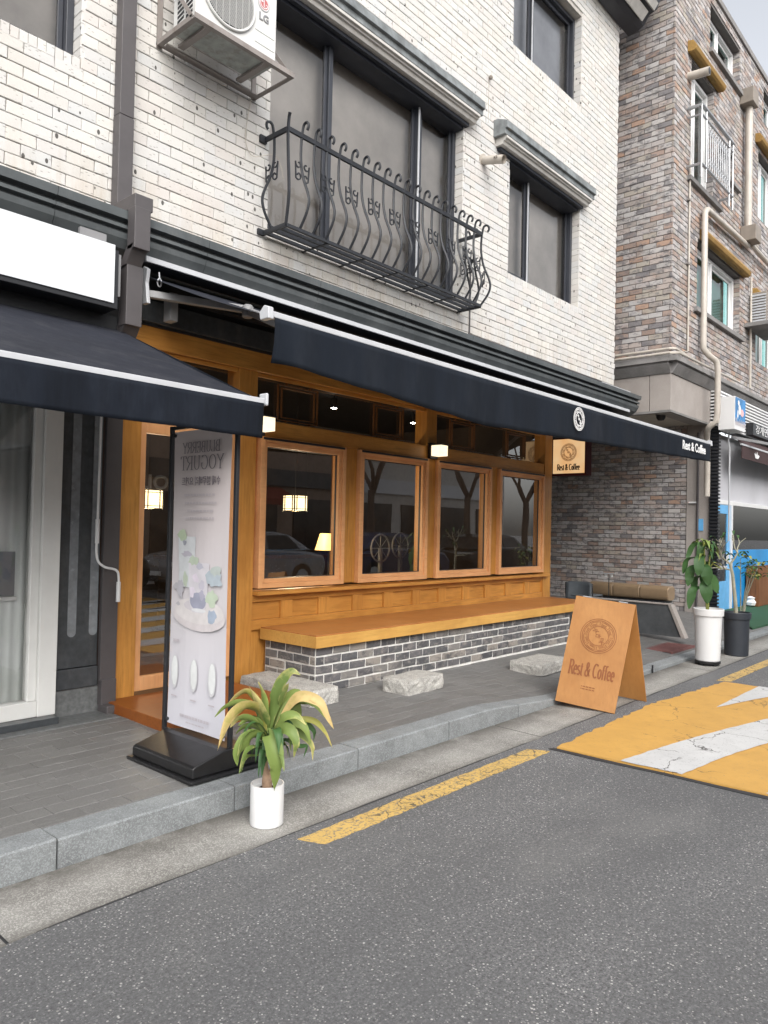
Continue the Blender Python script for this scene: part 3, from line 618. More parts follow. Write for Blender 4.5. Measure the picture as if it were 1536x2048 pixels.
for a, b, c, d in holes:                          # returns of the right-hand jambs
    z = c
    while z < d-.02:
        items.append((Vector((b-.004+.004, WY+.075, z+.045)), .142, .085, (0, -1, 0))); z += .0902
def vis_white(p, q):
    return p.z > 3.86 and p.y < 5.301 and not (3.1 < p.x < 4.2 and p.z > 5.3)
place_bricks(items, wb, 'white_brick', .03, .2075, .0852, limit=300, seed=3, vis=vis_white)
def window(parent, x0, x1, z0, z1, mull, yf=5.42, fr=.055, mat='frame_dark', pane='glass_up', blind='blind', deep=.05, name='window', dz=.0, inner=True, bl=None):
    f = MB().box(x0, x0+fr, yf, yf+.09, z0, z1).box(x1-fr, x1, yf, yf+.09, z0, z1).box(x0+fr, x1-fr, yf, yf+.09, z0, z0+fr).box(x0+fr, x1-fr, yf, yf+.09, z1-fr, z1)
    for m_ in mull: f.box(m_-fr*.5, m_+fr*.5, yf, yf+.09, z0+fr, z1-fr)
    o = f.build(name, mat, parent, bevel=.004)
    ed = [x0+fr]+[v for m_ in mull for v in (m_-fr*.5, m_+fr*.5)]+[x1-fr]
    for k in range(0, len(ed), 2):
        a, b = ed[k], ed[k+1]; yy = yf+.025+(.03 if (k//2) % 2 else 0)
        s = MB().box(a+.002, a+.042, yy, yy+.03, z0+fr, z1-fr).box(b-.042, b-.002, yy, yy+.03, z0+fr, z1-fr).box(a+.042, b-.042, yy, yy+.03, z0+fr, z0+fr+.05).box(a+.042, b-.042, yy, yy+.03, z1-fr-.05, z1-fr)
        s.build('sash', mat, o, bevel=.003)
        MB().quad((a+.04, yy+.015, z0+fr+.04), (b-.04, yy+.015, z0+fr+.04), (b-.04, yy+.015, z1-fr-.04), (a+.04, yy+.015, z1-fr-.04)).build('pane', pane, o)
    MB().box(x0-.05, x1+.05, yf+.16+deep, yf+.18+deep, z0-.05, z1+.05).build('blind', blind if not bl else bl, o)
    return o
w1 = window(wb, 4.305, 7.295, 4.31, 6.60, [5.17, 6.60]); w2 = window(wb, 8.335, 10.305, 5.0, 6.62, [9.02]); w3 = window(wb, 8.365, 10.285, 8.06, 9.44, [9.05], blind='blind_dark'); w4 = window(wb, .605, 2.525, 4.995, 6.49, [1.5])
for (m_, z0, z1) in ((6.60, 4.37, 6.5), (9.02, 5.06, 6.55), (9.05, 8.1, 9.38)):
    Box('bright_strip', 'alu', {6.60: w1, 9.02: w2, 9.05: w3}[m_], m_-.034, m_-.016, 5.405, 5.419, z0, z1, 0)
# lintel canopies over the two first-floor windows
def canopy(x0, x1, z, label):
    c = thing('window_canopy', label, 'canopy', ((x0+x1)/2, WY, z), 'stepped canopies over the white building windows')
    MB().prism([(5.297, z+.0), (5.297, z+.22), (5.235, z+.22), (5.095, z+.16), (5.085, z+.07), (5.12, z+.065), (5.12, z)], 'x', x0, x1).build('cap', 'ledge_grey', c, bevel=.004)
    MB().prism([(5.297, z-.001), (5.125, z-.001), (5.122, z-.035), (5.15, z-.04), (5.152, z-.055), (5.175, z-.06), (5.19, z-.095), (5.215, z-.10), (5.297, z-.10)], 'x', x0+.05, x1-.05).build('moulding', 'ledge_white', c, bevel=.003)
    MB().box(x0+.09, x1-.12, 5.24, 5.296, z-.14, z-.102).box(x0+.14, x1-.16, 5.30, 5.55, z-.17, z-.04).build('soffit', 'soffit', c)
canopy(4.12, 7.44, 6.62, 'long grey canopy with pale stepped moulding over the wide balcony window')
canopy(7.93, 10.42, 6.62, 'short grey canopy with pale stepped moulding over the small two-pane window')
# roof eave
ev = MB().prism([(5.28, 9.95), (5.28, 10.75), (4.62, 10.75), (4.62, 10.50), (4.70, 10.42), (4.80, 10.20), (4.92, 10.16), (5.02, 10.02), (5.10, 9.98)], 'x', WX0-.3, WX1+.30).build('eave', 'frame_dark', wb, bevel=.006)
MB().prism([(4.99, 10.005), (4.895, 10.12), (4.865, 10.10), (4.965, 9.985)], 'x', WX0, WX1+.12).build('eave_trim', 'ledge_white', ev)
MB().prism([(4.83, 10.150), (4.765, 10.245), (4.735, 10.225), (4.80, 10.13)], 'x', WX0, WX1+.2).build('eave_trim', 'ledge_white', ev)
MB().box(WX0-.2, WX1+.25, 5.29, 13.6, 10.16, 10.74).build('roof', 'frame_dark', wb)
# dark cornice over the ground floor, in separate lengths
prof = [(5.299, 3.52), (5.20, 3.53), (5.13, 3.555), (5.06, 3.60), (5.02, 3.66), (5.01, 3.70), (5.045, 3.705), (5.045, 3.725), (5.0, 3.73), (5.0, 3.755), (5.035, 3.76), (5.035, 3.785), (4.975, 3.79), (4.97, 3.85), (4.99, 3.856), (5.299, 3.90)]
x = -1.4
while x < 11.9:
    e = min(x+1.215, 11.92); MB().prism(prof, 'x', x+.002, e-.002).build('cornice_panel', 'cornice', wb, smooth=False); x = e
    if e >= 11.91: break
MB().box(WX0, WX1, 5.34, 5.60, 3.17, 3.55).build('fascia', 'fascia', wb)
MB().box(WX0, 11.55, 5.6, 13.2, 3.2, 3.5).build('soffit', 'fascia', wb)
Box('fascia_band', 'granite_dark', wb, 2.98, 9.8, 5.30, 5.338, 3.19, 3.36)
# rear and passage walls of the ground floor
MB().box(9.62, 9.80, 5.48, 11.0, .1, 3.2).build('return_wall', 'granite_mid', wb)
# ------------------------------------------------------------------ wooden cafe front
FY = 5.40
cf = thing('wooden_shopfront', 'orange-brown stained wooden cafe front with four framed windows', 'shopfront', (6.4, FY, .17))
def W(name, x0, x1, y0, y1, z0, z1, mat='wood_h', parent=None, bevel=.004, **k): return Box(name, mat, parent or cf, x0, x1, y0, y1, z0, z1, bevel, **k)
W('post', 2.985, 3.15, 5.375, 5.56, .165, 3.0, 'wood_v'); W('post', 4.10, 4.31, 5.385, 5.56, .165, 3.0, 'wood_v'); W('post', 6.80, 6.99, 5.385, 5.56, 2.571, 3.0, 'wood_v')
W('post', 9.54, 9.75, 5.385, 5.56, .165, 3.0, 'wood_v'); W('post', 6.82, 6.985, 5.39, 5.56, 1.03, 2.42, 'wood_v')
W('post', 5.455, 5.655, 5.40, 5.56, 1.03, 2.42, 'wood_v'); W('post', 8.145, 8.33, 5.40, 5.56, 1.03, 2.42, 'wood_v')
W('lintel', 2.985, 9.76, 5.36, 5.56, 3.0, 3.185); W('beam', 4.312, 9.538, 5.395, 5.56, 2.42, 2.57)
W('lintel_moulding', 3.152, 4.098, 5.40, 5.43, 2.965, 2.999); W('lintel_moulding', 4.312, 6.798, 5.41, 5.44, 2.965, 2.999); W('lintel_moulding', 6.992, 9.538, 5.41, 5.44, 2.965, 2.999)
sill = W('sill', 4.312, 9.62, 5.31, 5.50, .965, 1.0, 'wood_h'); W('sill_apron', 4.312, 9.538, 5.395, 5.5, .90, .964)
W('rail', 4.312, 9.538, 5.395, 5.5, .645, .735); W('lower_boarding', 4.312, 9.538, 5.425, 5.5, .165, .644, 'wood_v')
for k in range(11):
    x = 4.312+.489*k+.005; a, b = x, x+.345
    W('panel', a, b, 5.422, 5.45, .735, .90)
    if k < 10: W('stile', b, x+.489, 5.396, 5.45, .7355, .8995, 'wood_v', bevel=.003)
W('panel_backing', 4.312, 9.538, 5.451, 5.5, .645, .964, bevel=0)
for i, (a, b) in enumerate(((4.345, 5.45), (5.66, 6.815), (6.992, 8.14), (8.335, 9.50))):
    z0, z1 = 1.025, 2.415
    f = MB()
    for lay, (g0, g1, ya, yb) in enumerate(((0, .045, 5.352, 5.45), (.045, .085, 5.372, 5.46))):
        f.box(a+g0, a+g1, ya, yb, z0+g0, z1-g0).box(b-g1, b-g0, ya, yb, z0+g0, z1-g0).box(a+g1, b-g1, ya, yb, z0+g0, z0+g1).box(a+g1, b-g1, ya, yb, z1-g1, z1-g0)
    o = f.build('window', 'trim_h', cf, bevel=.003)
    MB().quad((a+.08, 5.428, z0+.08), (b-.08, 5.428, z0+.08), (b-.08, 5.428, z1-.08), (a+.08, 5.428, z1-.08)).build('pane', 'glass', o)
    Box('gasket_and_slot', 'black', o, a+.02, b-.03, 5.345, 5.3515, z1-.026, z1-.006, 0)  # black strip paints the shade of an open slot along the window top
    g = .083; MB().box(a+g, a+g+.008, 5.405, 5.424, z0+g, z1-g).box(b-g-.008, b-g, 5.405, 5.424, z0+g, z1-g).box(a+g+.008, b-g-.008, 5.405, 5.424, z0+g, z0+g+.008).box(a+g+.008, b-g-.008, 5.405, 5.424, z1-g-.008, z1-g).build('gasket_and_slot', 'black', o)
# transom lights with double-line lattice squares
for (a, b, sq) in ((4.312, 6.798, ((4.60, 5.12), (5.95, 6.45))), (6.992, 9.538, ((7.33, 7.86), (8.6, 9.1)))):
    MB().quad((a, 5.473, 2.572), (b, 5.473, 2.572), (b, 5.473, 2.964), (a, 5.473, 2.964)).build('transom_pane', 'glass', cf)
    Box('transom_bar', 'wood_h', cf, a, b, 5.455, 5.50, 2.5715, 2.585, .002)
    for (u, v) in sq:
        m = MB()
        for (d, z) in ((0, 0), (.045, .045)):
            m.box(u+d, u+d+.009, 5.44, 5.462, 2.60+z*.6, 2.945-z*.6).box(v-d-.009, v-d, 5.44, 5.462, 2.60+z*.6, 2.945-z*.6)
            m.box(u+d+.009, v-d-.009, 5.442, 5.46, 2.60+z*.6, 2.609+z*.6).box(u+d+.009, v-d-.009, 5.442, 5.46, 2.936-z*.6, 2.945-z*.6)
        for xx in (u+.10, v-.114): m.box(xx, xx+.012, 5.44, 5.458, 2.586, 2.60).box(xx, xx+.012, 5.44, 5.458, 2.945, 2.963)
        m.build('lattice', 'lattice', cf)
# glazed door bay
dr = MB().box(3.152, 3.215, 5.41, 5.47, .26, 2.42).box(4.035, 4.098, 5.41, 5.47, .26, 2.42).box(3.215, 4.035, 5.41, 5.47, 2.325, 2.42).box(3.215, 4.035, 5.41, 5.47, .26, .37).build('door', 'trim_v', cf, bevel=.004)
MB().quad((3.214, 5.44, .369), (4.036, 5.44, .369), (4.036, 5.44, 2.326), (3.214, 5.44, 2.326)).build('pane', 'glass', dr)
Tube('handle', 'black', dr, [(3.99, 5.40, .9), (3.99, 5.36, .9), (3.99, 5.36, 1.5), (3.99, 5.40, 1.5)], .012)
MB().quad((3.152, 5.473, 2.5), (4.098, 5.473, 2.5), (4.098, 5.473, 2.964), (3.152, 5.473, 2.964)).build('transom_pane', 'glass', cf); W('door_header', 3.152, 4.098, 5.40, 5.5, 2.421, 2.50)
text('HOL', dr, 'logo_grey', (3.40, 5.449, 1.93), (-1, 0, 0), (0, 0, 1), .16, 1.15, name='lettering', wt=.004)
# wooden doorstep
st = Box('doorstep', 'step_wood', None, 2.90, 4.03, 4.42, 5.372, .148, .24, .004); tag(st, 'low brown wooden doorstep in front of the glazed door', 'step')
# ------------------------------------------------------------------ interior seen through the glass
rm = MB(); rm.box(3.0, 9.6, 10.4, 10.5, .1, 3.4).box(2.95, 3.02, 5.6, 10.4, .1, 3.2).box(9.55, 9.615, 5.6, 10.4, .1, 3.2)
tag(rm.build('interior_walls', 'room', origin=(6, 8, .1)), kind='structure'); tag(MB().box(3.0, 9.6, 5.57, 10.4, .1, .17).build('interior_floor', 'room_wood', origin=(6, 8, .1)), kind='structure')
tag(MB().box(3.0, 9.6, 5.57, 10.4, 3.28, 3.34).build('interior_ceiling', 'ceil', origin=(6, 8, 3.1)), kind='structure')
def lantern(x, y, z, s, label):
    t = thing('paper_lantern', label, 'lantern', (x, y, z), 'lit square paper lanterns inside the cafe')
    MB().box(x-s/2, x+s/2, y-s/2, y+s/2, z-s*.46, z+s*.46)  .build('shade', 'lantern', t)
    m = MB(); h = s/2+.006; q = .006
    for sx in (-1, 1):
        for sy in (-1, 1): m.box(x+sx*h-q, x+sx*h+q, y+sy*h-q, y+sy*h+q, z-s*.5, z+s*.5)
    for zz in (-.46, -.34, .34, .46):
        zc = z+zz*s; m.box(x-h, x+h, y-h-q, y-h+q, zc-.003, zc+.003).box(x-h-q, x-h+q, y-h, y+h, zc-.003, zc+.003)
    for xx in (-.34, .34): m.box(x+xx*s-.003, x+xx*s+.003, y-h-q, y-h+q, z-.48*s, z+.48*s).box(x-h-q, x-h+q, y+xx*s-.003, y+xx*s+.003, z-.48*s, z+.48*s)
    m.build('lattice', 'black', t); pl = bpy.data.lights.new('lantern_light', 'POINT'); pl.energy = 30; pl.color = (1, .78, .5); pl.shadow_soft_size = .06; po = bpy.data.objects.new('lantern_light', pl); C.objects.link(po); po.parent = t; po.location = (0, 0, -.19)
    Tube('cord', 'black', t, [(x, y, z+.4*s), (x, y, 3.28)], .004, 6); return t
lantern(5.79, 6.5, 1.865, .19, 'lit paper lantern hanging behind the leftmost big window')
lantern(3.90, 6.5, 1.83, .19, 'lit paper lantern hanging behind the glazed door')
def spot(x, z, label):
    t = thing('ceiling_spotlight', label, 'spotlight', (x, 6.5, z), 'spotlights behind the transom glass')
    MB().lathe([(.03, .0), (.04, .10), (.035, .12)], (x, 6.5, z), 16).build('lamp_body', 'black', t, smooth=True); MB().lathe([(.001, -.006), (.032, -.005), (.032, .0)], (x, 6.5, z), 16).build('bulb', 'spot', t); Tube('stem', 'black', t, [(x, 6.5, z+.1), (x, 6.5, 3.28)], .008, 6)
spot(6.38, 3.05, 'bright spotlight in the transom above the first two windows, left one'); spot(7.90, 3.05, 'bright spotlight in the transom beside the middle post')
def table(x, y, label):
    t = thing('cafe_table', label, 'table', (x, y, .17), 'dark tables inside the cafe'); MB().lathe([(.33, .70), (.33, .73)], (x, y, .17), 24).build('table_top', 'room_wood', t); MB().lathe([(.2, 0), (.2, .02), (.03, .04), (.03, .70)], (x, y, .17), 16).build('leg', 'black', t, smooth=True)
table(5.0, 6.2, 'round dark table nearest the glass inside the leftmost window, without a lamp'); table(6.35, 6.5, 'round dark table with the glowing lamp on it, inside the leftmost window'); table(7.9, 6.2, 'round dark table inside the third window')
def chair(x, y, rz, label):
    t = thing('cafe_chair', label, 'chair', (x, y, .17), 'dark chairs inside the cafe'); ca = math.cos(rz); sa = math.sin(rz)
    def Q(px, py, pz): return (x+px*ca-py*sa, y+px*sa+py*ca, .17+pz)
    MB().obox(Q(-.2, -.2, .43), Vector(Q(.2, -.2, .43))-Vector(Q(-.2, -.2, .43)), Vector(Q(-.2, .2, .43))-Vector(Q(-.2, -.2, .43)), (0, 0, .04)).build('seat', 'room_wood', t, bevel=.01)
    MB().obox(Q(-.2, .19, .62), Vector(Q(.2, .19, 0))-Vector(Q(-.2, .19, 0)), Vector(Q(-.2, .215, 0))-Vector(Q(-.2, .19, 0)), (0, 0, .2)).build('backrest', 'room_wood', t, bevel=.008)
    for sx in (-.18, .18):
        for sy in (-.18, .18): Tube('leg', 'black', t, [Q(sx, sy, 0), Q(sx, sy, .45 if sy < 0 else .82)], .012, 6)
chair(4.7, 6.8, .3, 'dark chair inside behind the leftmost window'); chair(5.4, 6.0, -1.6, 'dark chair nearest the glass inside the leftmost window'); chair(7.4, 6.6, .9, 'dark chair inside behind the third window')
tl = thing('table_lamp', 'glowing table lamp on a round table at the right edge of the leftmost big window', 'lamp', (6.35, 6.5, .9))
MB().lathe([(.11, .30), (.17, .10)], (6.35, 6.5, 1.22), 24).build('lamp_shade', 'lamp_warm', tl, smooth=True); MB().lathe([(.08, 0), (.08, .015), (.012, .03), (.012, .45)], (6.35, 6.5, .9), 16).build('lamp_base', 'black', tl, smooth=True)
def swheel(x, y, z, r_, label):
    t = thing('decorative_wheel', label, 'wheel', (x, y, z-r_), 'pale spoked wheels displayed inside the second window')
    ring = [(x+r_*math.cos(a*PI/16), y, z+r_*math.sin(a*PI/16)) for a in range(33)]; Tube('rim', 'alu_grey', t, ring, .012, 6)
    m = MB()
    for k in range(8): a = k*PI/4; m.tube([(x, y, z), (x+r_*math.cos(a), y, z+r_*math.sin(a))], .005, 5)
    m.build('spokes', 'alu_grey', t); MB().box(x-.02, x+.02, y-.02, y+.02, .17, z).build('stand', 'alu_grey', t)
swheel(6.95, 6.2, 1.35, .17, 'left spoked wheel ornament behind the second window'); swheel(7.45, 6.3, 1.38, .16, 'right spoked wheel ornament behind the second window')
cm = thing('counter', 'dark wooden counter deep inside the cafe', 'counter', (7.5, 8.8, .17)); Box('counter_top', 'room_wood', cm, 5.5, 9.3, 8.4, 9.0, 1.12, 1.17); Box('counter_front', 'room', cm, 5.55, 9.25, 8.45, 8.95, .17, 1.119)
# ------------------------------------------------------------------ bench on brick base
bn = thing('wooden_bench', 'long wooden bench on a grey brick base under the cafe windows', 'bench', (6.8, 5.0, .165))
Box('seat', 'wood_top', bn, 4.41, 9.58, 4.64, 5.38, .662, .672, .001)
MB().box(4.405, 9.585, 4.635, 5.385, .562, .661).build('seat_edge', 'wood_edge', bn, bevel=.003)
Box('base', 'white_joint', bn, 4.462, 9.03, 4.697, 5.37, .13, .558, 0)
it = lay_bricks((0, 4.69, 0), (1, 0, 0), (0, -1, 0), 4.456, 9.036, .16, .56, .212, .0800, .016, seed=8, jit=.002)
it += lay_bricks((4.456, 0, 0), (0, -1, 0), (-1, 0, 0), -5.365, -4.697, .16, .56, .212, .0800, .016, seed=9, jit=.002)
place_bricks(it, bn, 'grey_brick', .02, .2, .068, limit=300, seed=7, kinds=10, rough=.004)
# ------------------------------------------------------------------ rough granite stepping stones
def stone(x0, x1, y0, y1, h, ang, label, seed):
    R = random.Random(seed); n = 9; cx, cy = (x0+x1)/2, (y0+y1)/2; lx, ly = (x1-x0), (y1-y0); z0 = Pz(cx, cy)-.004
    import mathutils; vs = []; idx = {}; fs = []
    N3 = (10, 8, 4)
    def pt(i, j, k):
        key = (i, j, k)
        if key in idx: return idx[key]
        u, v, q = i/N3[0]-.5, j/N3[1]-.5, k/N3[2]
        p = Vector((u*lx, v*ly, q*h)); nn = mathutils.noise.noise_vector(Vector((p.x*9+seed, p.y*9, p.z*12)))*.010+mathutils.noise.noise_vector(Vector((p.x*26+seed, p.y*26, p.z*30)))*.007
        if k == 0: nn.z = 0
        if k == N3[2]: nn.z *= .45
        cr = (abs(u) == .5)+(abs(v) == .5)+(q == 1.0)
        if cr >= 2: p = p*(1-.018*cr)
        p = p+nn; ca, sa = math.cos(ang), math.sin(ang); idx[key] = len(vs); vs.append((cx+p.x*ca-p.y*sa, cy+p.x*sa+p.y*ca, z0+p.z)); return idx[key]
    A, B, D = N3
    for i in range(A):
        for j in range(B): fs.append((pt(i, j, D), pt(i+1, j, D), pt(i+1, j+1, D), pt(i, j+1, D))); fs.append((pt(i, j, 0), pt(i, j+1, 0), pt(i+1, j+1, 0), pt(i+1, j, 0)))
    for k in range(D):
        for i in range(A): fs.append((pt(i, 0, k), pt(i+1, 0, k), pt(i+1, 0, k+1), pt(i, 0, k+1))); fs.append((pt(i, B, k), pt(i, B, k+1), pt(i+1, B, k+1), pt(i+1, B, k)))
        for j in range(B): fs.append((pt(0, j, k), pt(0, j, k+1), pt(0, j+1, k+1), pt(0, j+1, k))); fs.append((pt(A, j, k), pt(A, j+1, k), pt(A, j+1, k+1), pt(A, j, k+1)))
    tag(MB().add(vs, fs).build('granite_block', 'rough_granite'), label, 'stone block', 'rough granite blocks set along the bench')
stone(4.10, 4.43, 4.36, 5.28, .135, 0, 'longest granite block, beside the doorstep at the bench\'s left end', 1)
stone(5.01, 5.56, 4.13, 4.43, .132, .05, 'granite block standing free in front of the middle of the bench base', 2)
stone(6.95, 7.62, 3.93, 4.32, .12, .03, 'granite block half hidden behind the folding sign', 3)
# ------------------------------------------------------------------ wall lanterns and lit blade sign
def wlamp(x, label):
    t = thing('wall_lantern', label, 'wall lamp', (x, 5.38, 2.44), 'glowing box lanterns on the cafe front')
    Box('back_plate', 'black', t, x-.07, x+.07, 5.345, 5.384, 2.42, 2.60, .002); Box('cap', 'black', t, x-.075, x+.075, 5.19, 5.344, 2.572, 2.585, .002)
    Box('shade', 'lamp', t, x-.065, x+.065, 5.2, 5.34, 2.45, 2.570, .002)
wlamp(4.305, 'glowing box lantern just behind the end of the left awning'); wlamp(6.90, 'glowing box lantern on the middle post of the cafe front')
bs_ = thing('blade_sign', 'small glowing square sign in a maroon case hung from the right post', 'sign', (9.98, 5.18, 2.4))
Box('case', 'maroon', bs_, 9.90, 10.08, 4.93, 5.47, 2.425, 2.975, .006)
m, t, b = nodes('backlit sign face'); g = t.nodes.new('ShaderNodeNewGeometry'); s_ = t.nodes.new('ShaderNodeSeparateXYZ'); L(t, g.outputs['Position'], s_.inputs[0])
em = noise(t, coords(t), 3.5, 2); col = ramp(t, em, [(.3, (.95, .52, .22)), (.65, (1.0, .68, .36))]); L(t, col, b.inputs['Emission Color']); b.inputs['Emission Strength'].default_value = .46; b.inputs['Base Color'].default_value = (.14, .09, .05, 1); M['signface'] = m
Box('face', 'signface', bs_, 9.892, 9.899, 4.95, 5.45, 2.455, 2.955, 0)
logo(bs_, 'step_wood', (9.891, 5.20, 2.76), (0, -1, 0), (0, 0, 1), .125, .003, .05)
serif('Rest & Coffee', bs_, 'print_dark', (9.891, 5.20, 2.545), (0, -1, 0), (0, 0, 1), .085, .36, .26, .085)
for z in (2.62, 2.86): Tube('arm', 'black', bs_, [(9.74, 5.46, z), (9.95, 5.46, z), (9.95, 5.42, z)], .014, 8)
Tube('arm', 'black', bs_, [(9.74, 5.44, 2.55), (9.74, 5.44, 2.95)], .02, 8)
# ------------------------------------------------------------------ cafe awning, almost rolled in
BY, BZ = 3.68, 2.925; AX0, AX1 = 3.03, 11.22
aw = thing('cafe_awning', 'long navy awning with the round emblem, partly rolled in over the cafe', 'awning', (7, 5.1, 2.6))
MB().prism([(5.335, 3.565), (5.10, 3.60), (5.055, 3.585), (5.055, 3.55), (5.335, 3.52)], 'x', 2.93, 11.62).build('housing', 'black', aw)
Box('cover_strip', 'alu', aw, 2.95, 11.62, 5.035, 5.054, 3.555, 3.598, .004)
MB().box(3.0, 11.5, 5.20, 5.298, 3.40, 3.50).build('roller', 'fascia', aw)
mb = MB(); n = 40
for i in range(n):
    xa, xb = AX0+(AX1-AX0)*i/n, AX0+(AX1-AX0)*(i+1)/n
    for k in range(8):
        va, vb = k/8, (k+1)/8; sag = lambda v: -.02*math.sin(PI*v)
        P = lambda x, v: (x, 5.17+(BY-5.17)*v, 3.495+(BZ-3.495)*v+sag(v))
        mb.quad(P(xa, va), P(xa, vb), P(xb, vb), P(xb, va))
mb.build('canopy', 'fabric_top', aw, smooth=True)
Box('front_bar', 'alu', aw, AX0-.01, AX1+.01, BY-.035, BY+.02, BZ-.012, BZ+.028, .006)
MB().prism([(BY-.05, BZ-.03), (BY+.035, BZ-.03), (BY+.045, BZ+.02), (BY+.0, BZ+.06), (BY-.045, BZ+.045)], 'x', AX0-.055, AX0-.011).build('end_cap', 'alu', aw, bevel=.006)
MB().prism([(BY-.05, BZ-.03), (BY+.035, BZ-.03), (BY+.045, BZ+.02), (BY+.0, BZ+.06), (BY-.045, BZ+.045)], 'x', AX1+.011, AX1+.05).build('end_cap', 'alu', aw, bevel=.006)
def valance(name, x0, x1, y, z, hf, mat, parent, ph=0, curl=0.0, amp=.006):
    mb = MB(); nx = int((x1-x0)/.05); nz = 8; R = random.Random(3)
    def P(i, k):
        x = x0+(x1-x0)*i/nx; v = k/nz; h_ = hf((x-x0)/(x1-x0)); dy = amp*v*(math.sin(x*7.3+ph)+.6*math.sin(x*15.1+ph*2))
        e = math.exp(-(x-x0)/.12); dy += curl*v*v*e*.06; return (x+curl*.03*v*e, y+dy, z-h_*v)
    for i in range(nx):
        for k in range(nz): mb.quad(P(i, k), P(i+1, k), P(i+1, k+1), P(i, k+1))
    o = mb.build(name, mat, parent, smooth=True); s = o.modifiers.new('cloth thickness', 'SOLIDIFY'); s.thickness = .002; return o
valance('valance', AX0+.005, AX1-.005, BY-.036, BZ-.012, lambda s: (.275+.13*min(1, s*3.5)-.155*max(0, (s-.29)/.71)), 'fabric', aw, curl=1.0, amp=.011)
logo(aw, 'print_white', (7.12, BY-.048, 2.775), (1, 0, 0), (0, 0, 1), .118, .003, .055)
mb = MB(); mb.add([(7.12+.06*math.cos(a*PI/12), BY-.0475, 2.775+.06*math.sin(a*PI/12)) for a in range(24)], [tuple(range(24))])
text('Rest & Coffee', aw, 'print_white', (10.53, BY-.047, 2.80), (1, 0, 0), (0, 0, 1), .165, .96, wt=.004)
# folding arms and wall brackets
arm = MB().obox((2.985, 5.06, 3.30), (.66, -.36, -.03), (.02, .045, 0), (0, 0, .055)); arm.build('arm', 'alu_grey', aw, bevel=.006)
MB().obox((3.64, 4.70, 3.245), (-.54, -.98, -.37), (.045, -.02, 0), (0, 0, .06)).build('forearm', 'alu_grey', aw, bevel=.006)
MB().lathe([(.035, 0), (.045, .01), (.045, .085), (.03, .1)], (3.645, 4.705, 3.23), 14).build('elbow', 'alu_grey', aw, smooth=True)
MB().prism([(5.02, 3.24), (5.09, 3.24), (5.10, 3.40), (5.13, 3.50), (5.08, 3.53), (5.03, 3.50), (5.05, 3.40)], 'x', 2.955, 2.985).build('shoulder_bracket', 'alu', aw, bevel=.006)
Tube('crank_eye', 'alu', aw, [(3.06+.016*math.sin(a*PI/8), 5.03, 3.42+.03*math.cos(a*PI/8)) for a in range(17)]+[(3.06, 5.04, 3.50)], .006, 6)
for x in (3.24, 6.9, 10.6): Box('wall_bracket', 'alu_grey', aw, x-.035, x+.035, 5.10, 5.2, 3.18, 3.40, .006)
MB().obox((11.19, 5.06, 3.30), (-.66, -.36, -.03), (-.02, .045, 0), (0, 0, .055)).build('arm', 'alu_grey', aw, bevel=.006)
MB().obox((10.54, 4.70, 3.245), (.54, -.98, -.37), (-.045, -.02, 0), (0, 0, .06)).build('forearm', 'alu_grey', aw, bevel=.006)
# ------------------------------------------------------------------ left shop: awning, sign, window, granite pier
la = thing('left_awning', 'dark faded awning with dirty drip streaks over the left shop', 'awning', (1, 5.0, 2.3)); la.name = 'shop_awning'
LX0, LX1, LY, LZ = -1.2, 2.81, 3.47, 2.335
mb = MB()
for i in range(24):
    for k in range(10):
        P = lambda a, b: (LX0+(LX1-LX0)*a/24, 5.16+(LY-5.16)*b/10, 3.035+(LZ-3.035)*b/10-.018*math.sin(PI*b/10)+.004*math.sin(a*.9)*math.sin(PI*b/10))
        mb.quad(P(i, k), P(i, k+1), P(i+1, k+1), P(i+1, k))
o = mb.build('canopy', 'fabric_top', la, smooth=True)
Box('front_bar', 'alu', la, LX0, LX1, LY-.03, LY+.015, LZ-.022, LZ+.012, .005); Box('end_cap', 'alu', la, LX1+.001, LX1+.02, LY-.04, LY+.03, LZ-.03, LZ+.045, .008)
valance('valance', LX0, LX1-.01, LY-.030, LZ-.018, lambda s: .205, 'fabric_old', la, 1.3, 0, .010)
MB().box(LX0, LX1+.0, 5.1, 5.33, 2.99, 3.10).build('housing', 'fascia', la)
mb = MB().prism([(5.16, 3.03), (LY, LZ), (LY, LZ-.02), (5.16, 3.0)], 'x', LX1-.003, LX1); mb.build('side_hem', 'fabric', la)
sb = thing('shop_signboard', 'blank white signboard above the left awning', 'signboard', (1, 5.0, 3.1))
Box('face', 'white_sign', sb, -1.2, 2.625, 4.895, 4.905, 3.135, 3.545, .002); Box('case', 'black', sb, -1.2, 2.66, 4.906, 5.33, 3.10, 3.515, .004); Box('side_rail', 'alu_grey', sb, 2.664, 2.69, 4.93, 4.99, 3.2, 3.5, .002)
for x in (2.37,): Box('top_clip', 'alu_grey', sb, x, x+.19, 4.90, 4.93, 3.546, 3.60, .002)
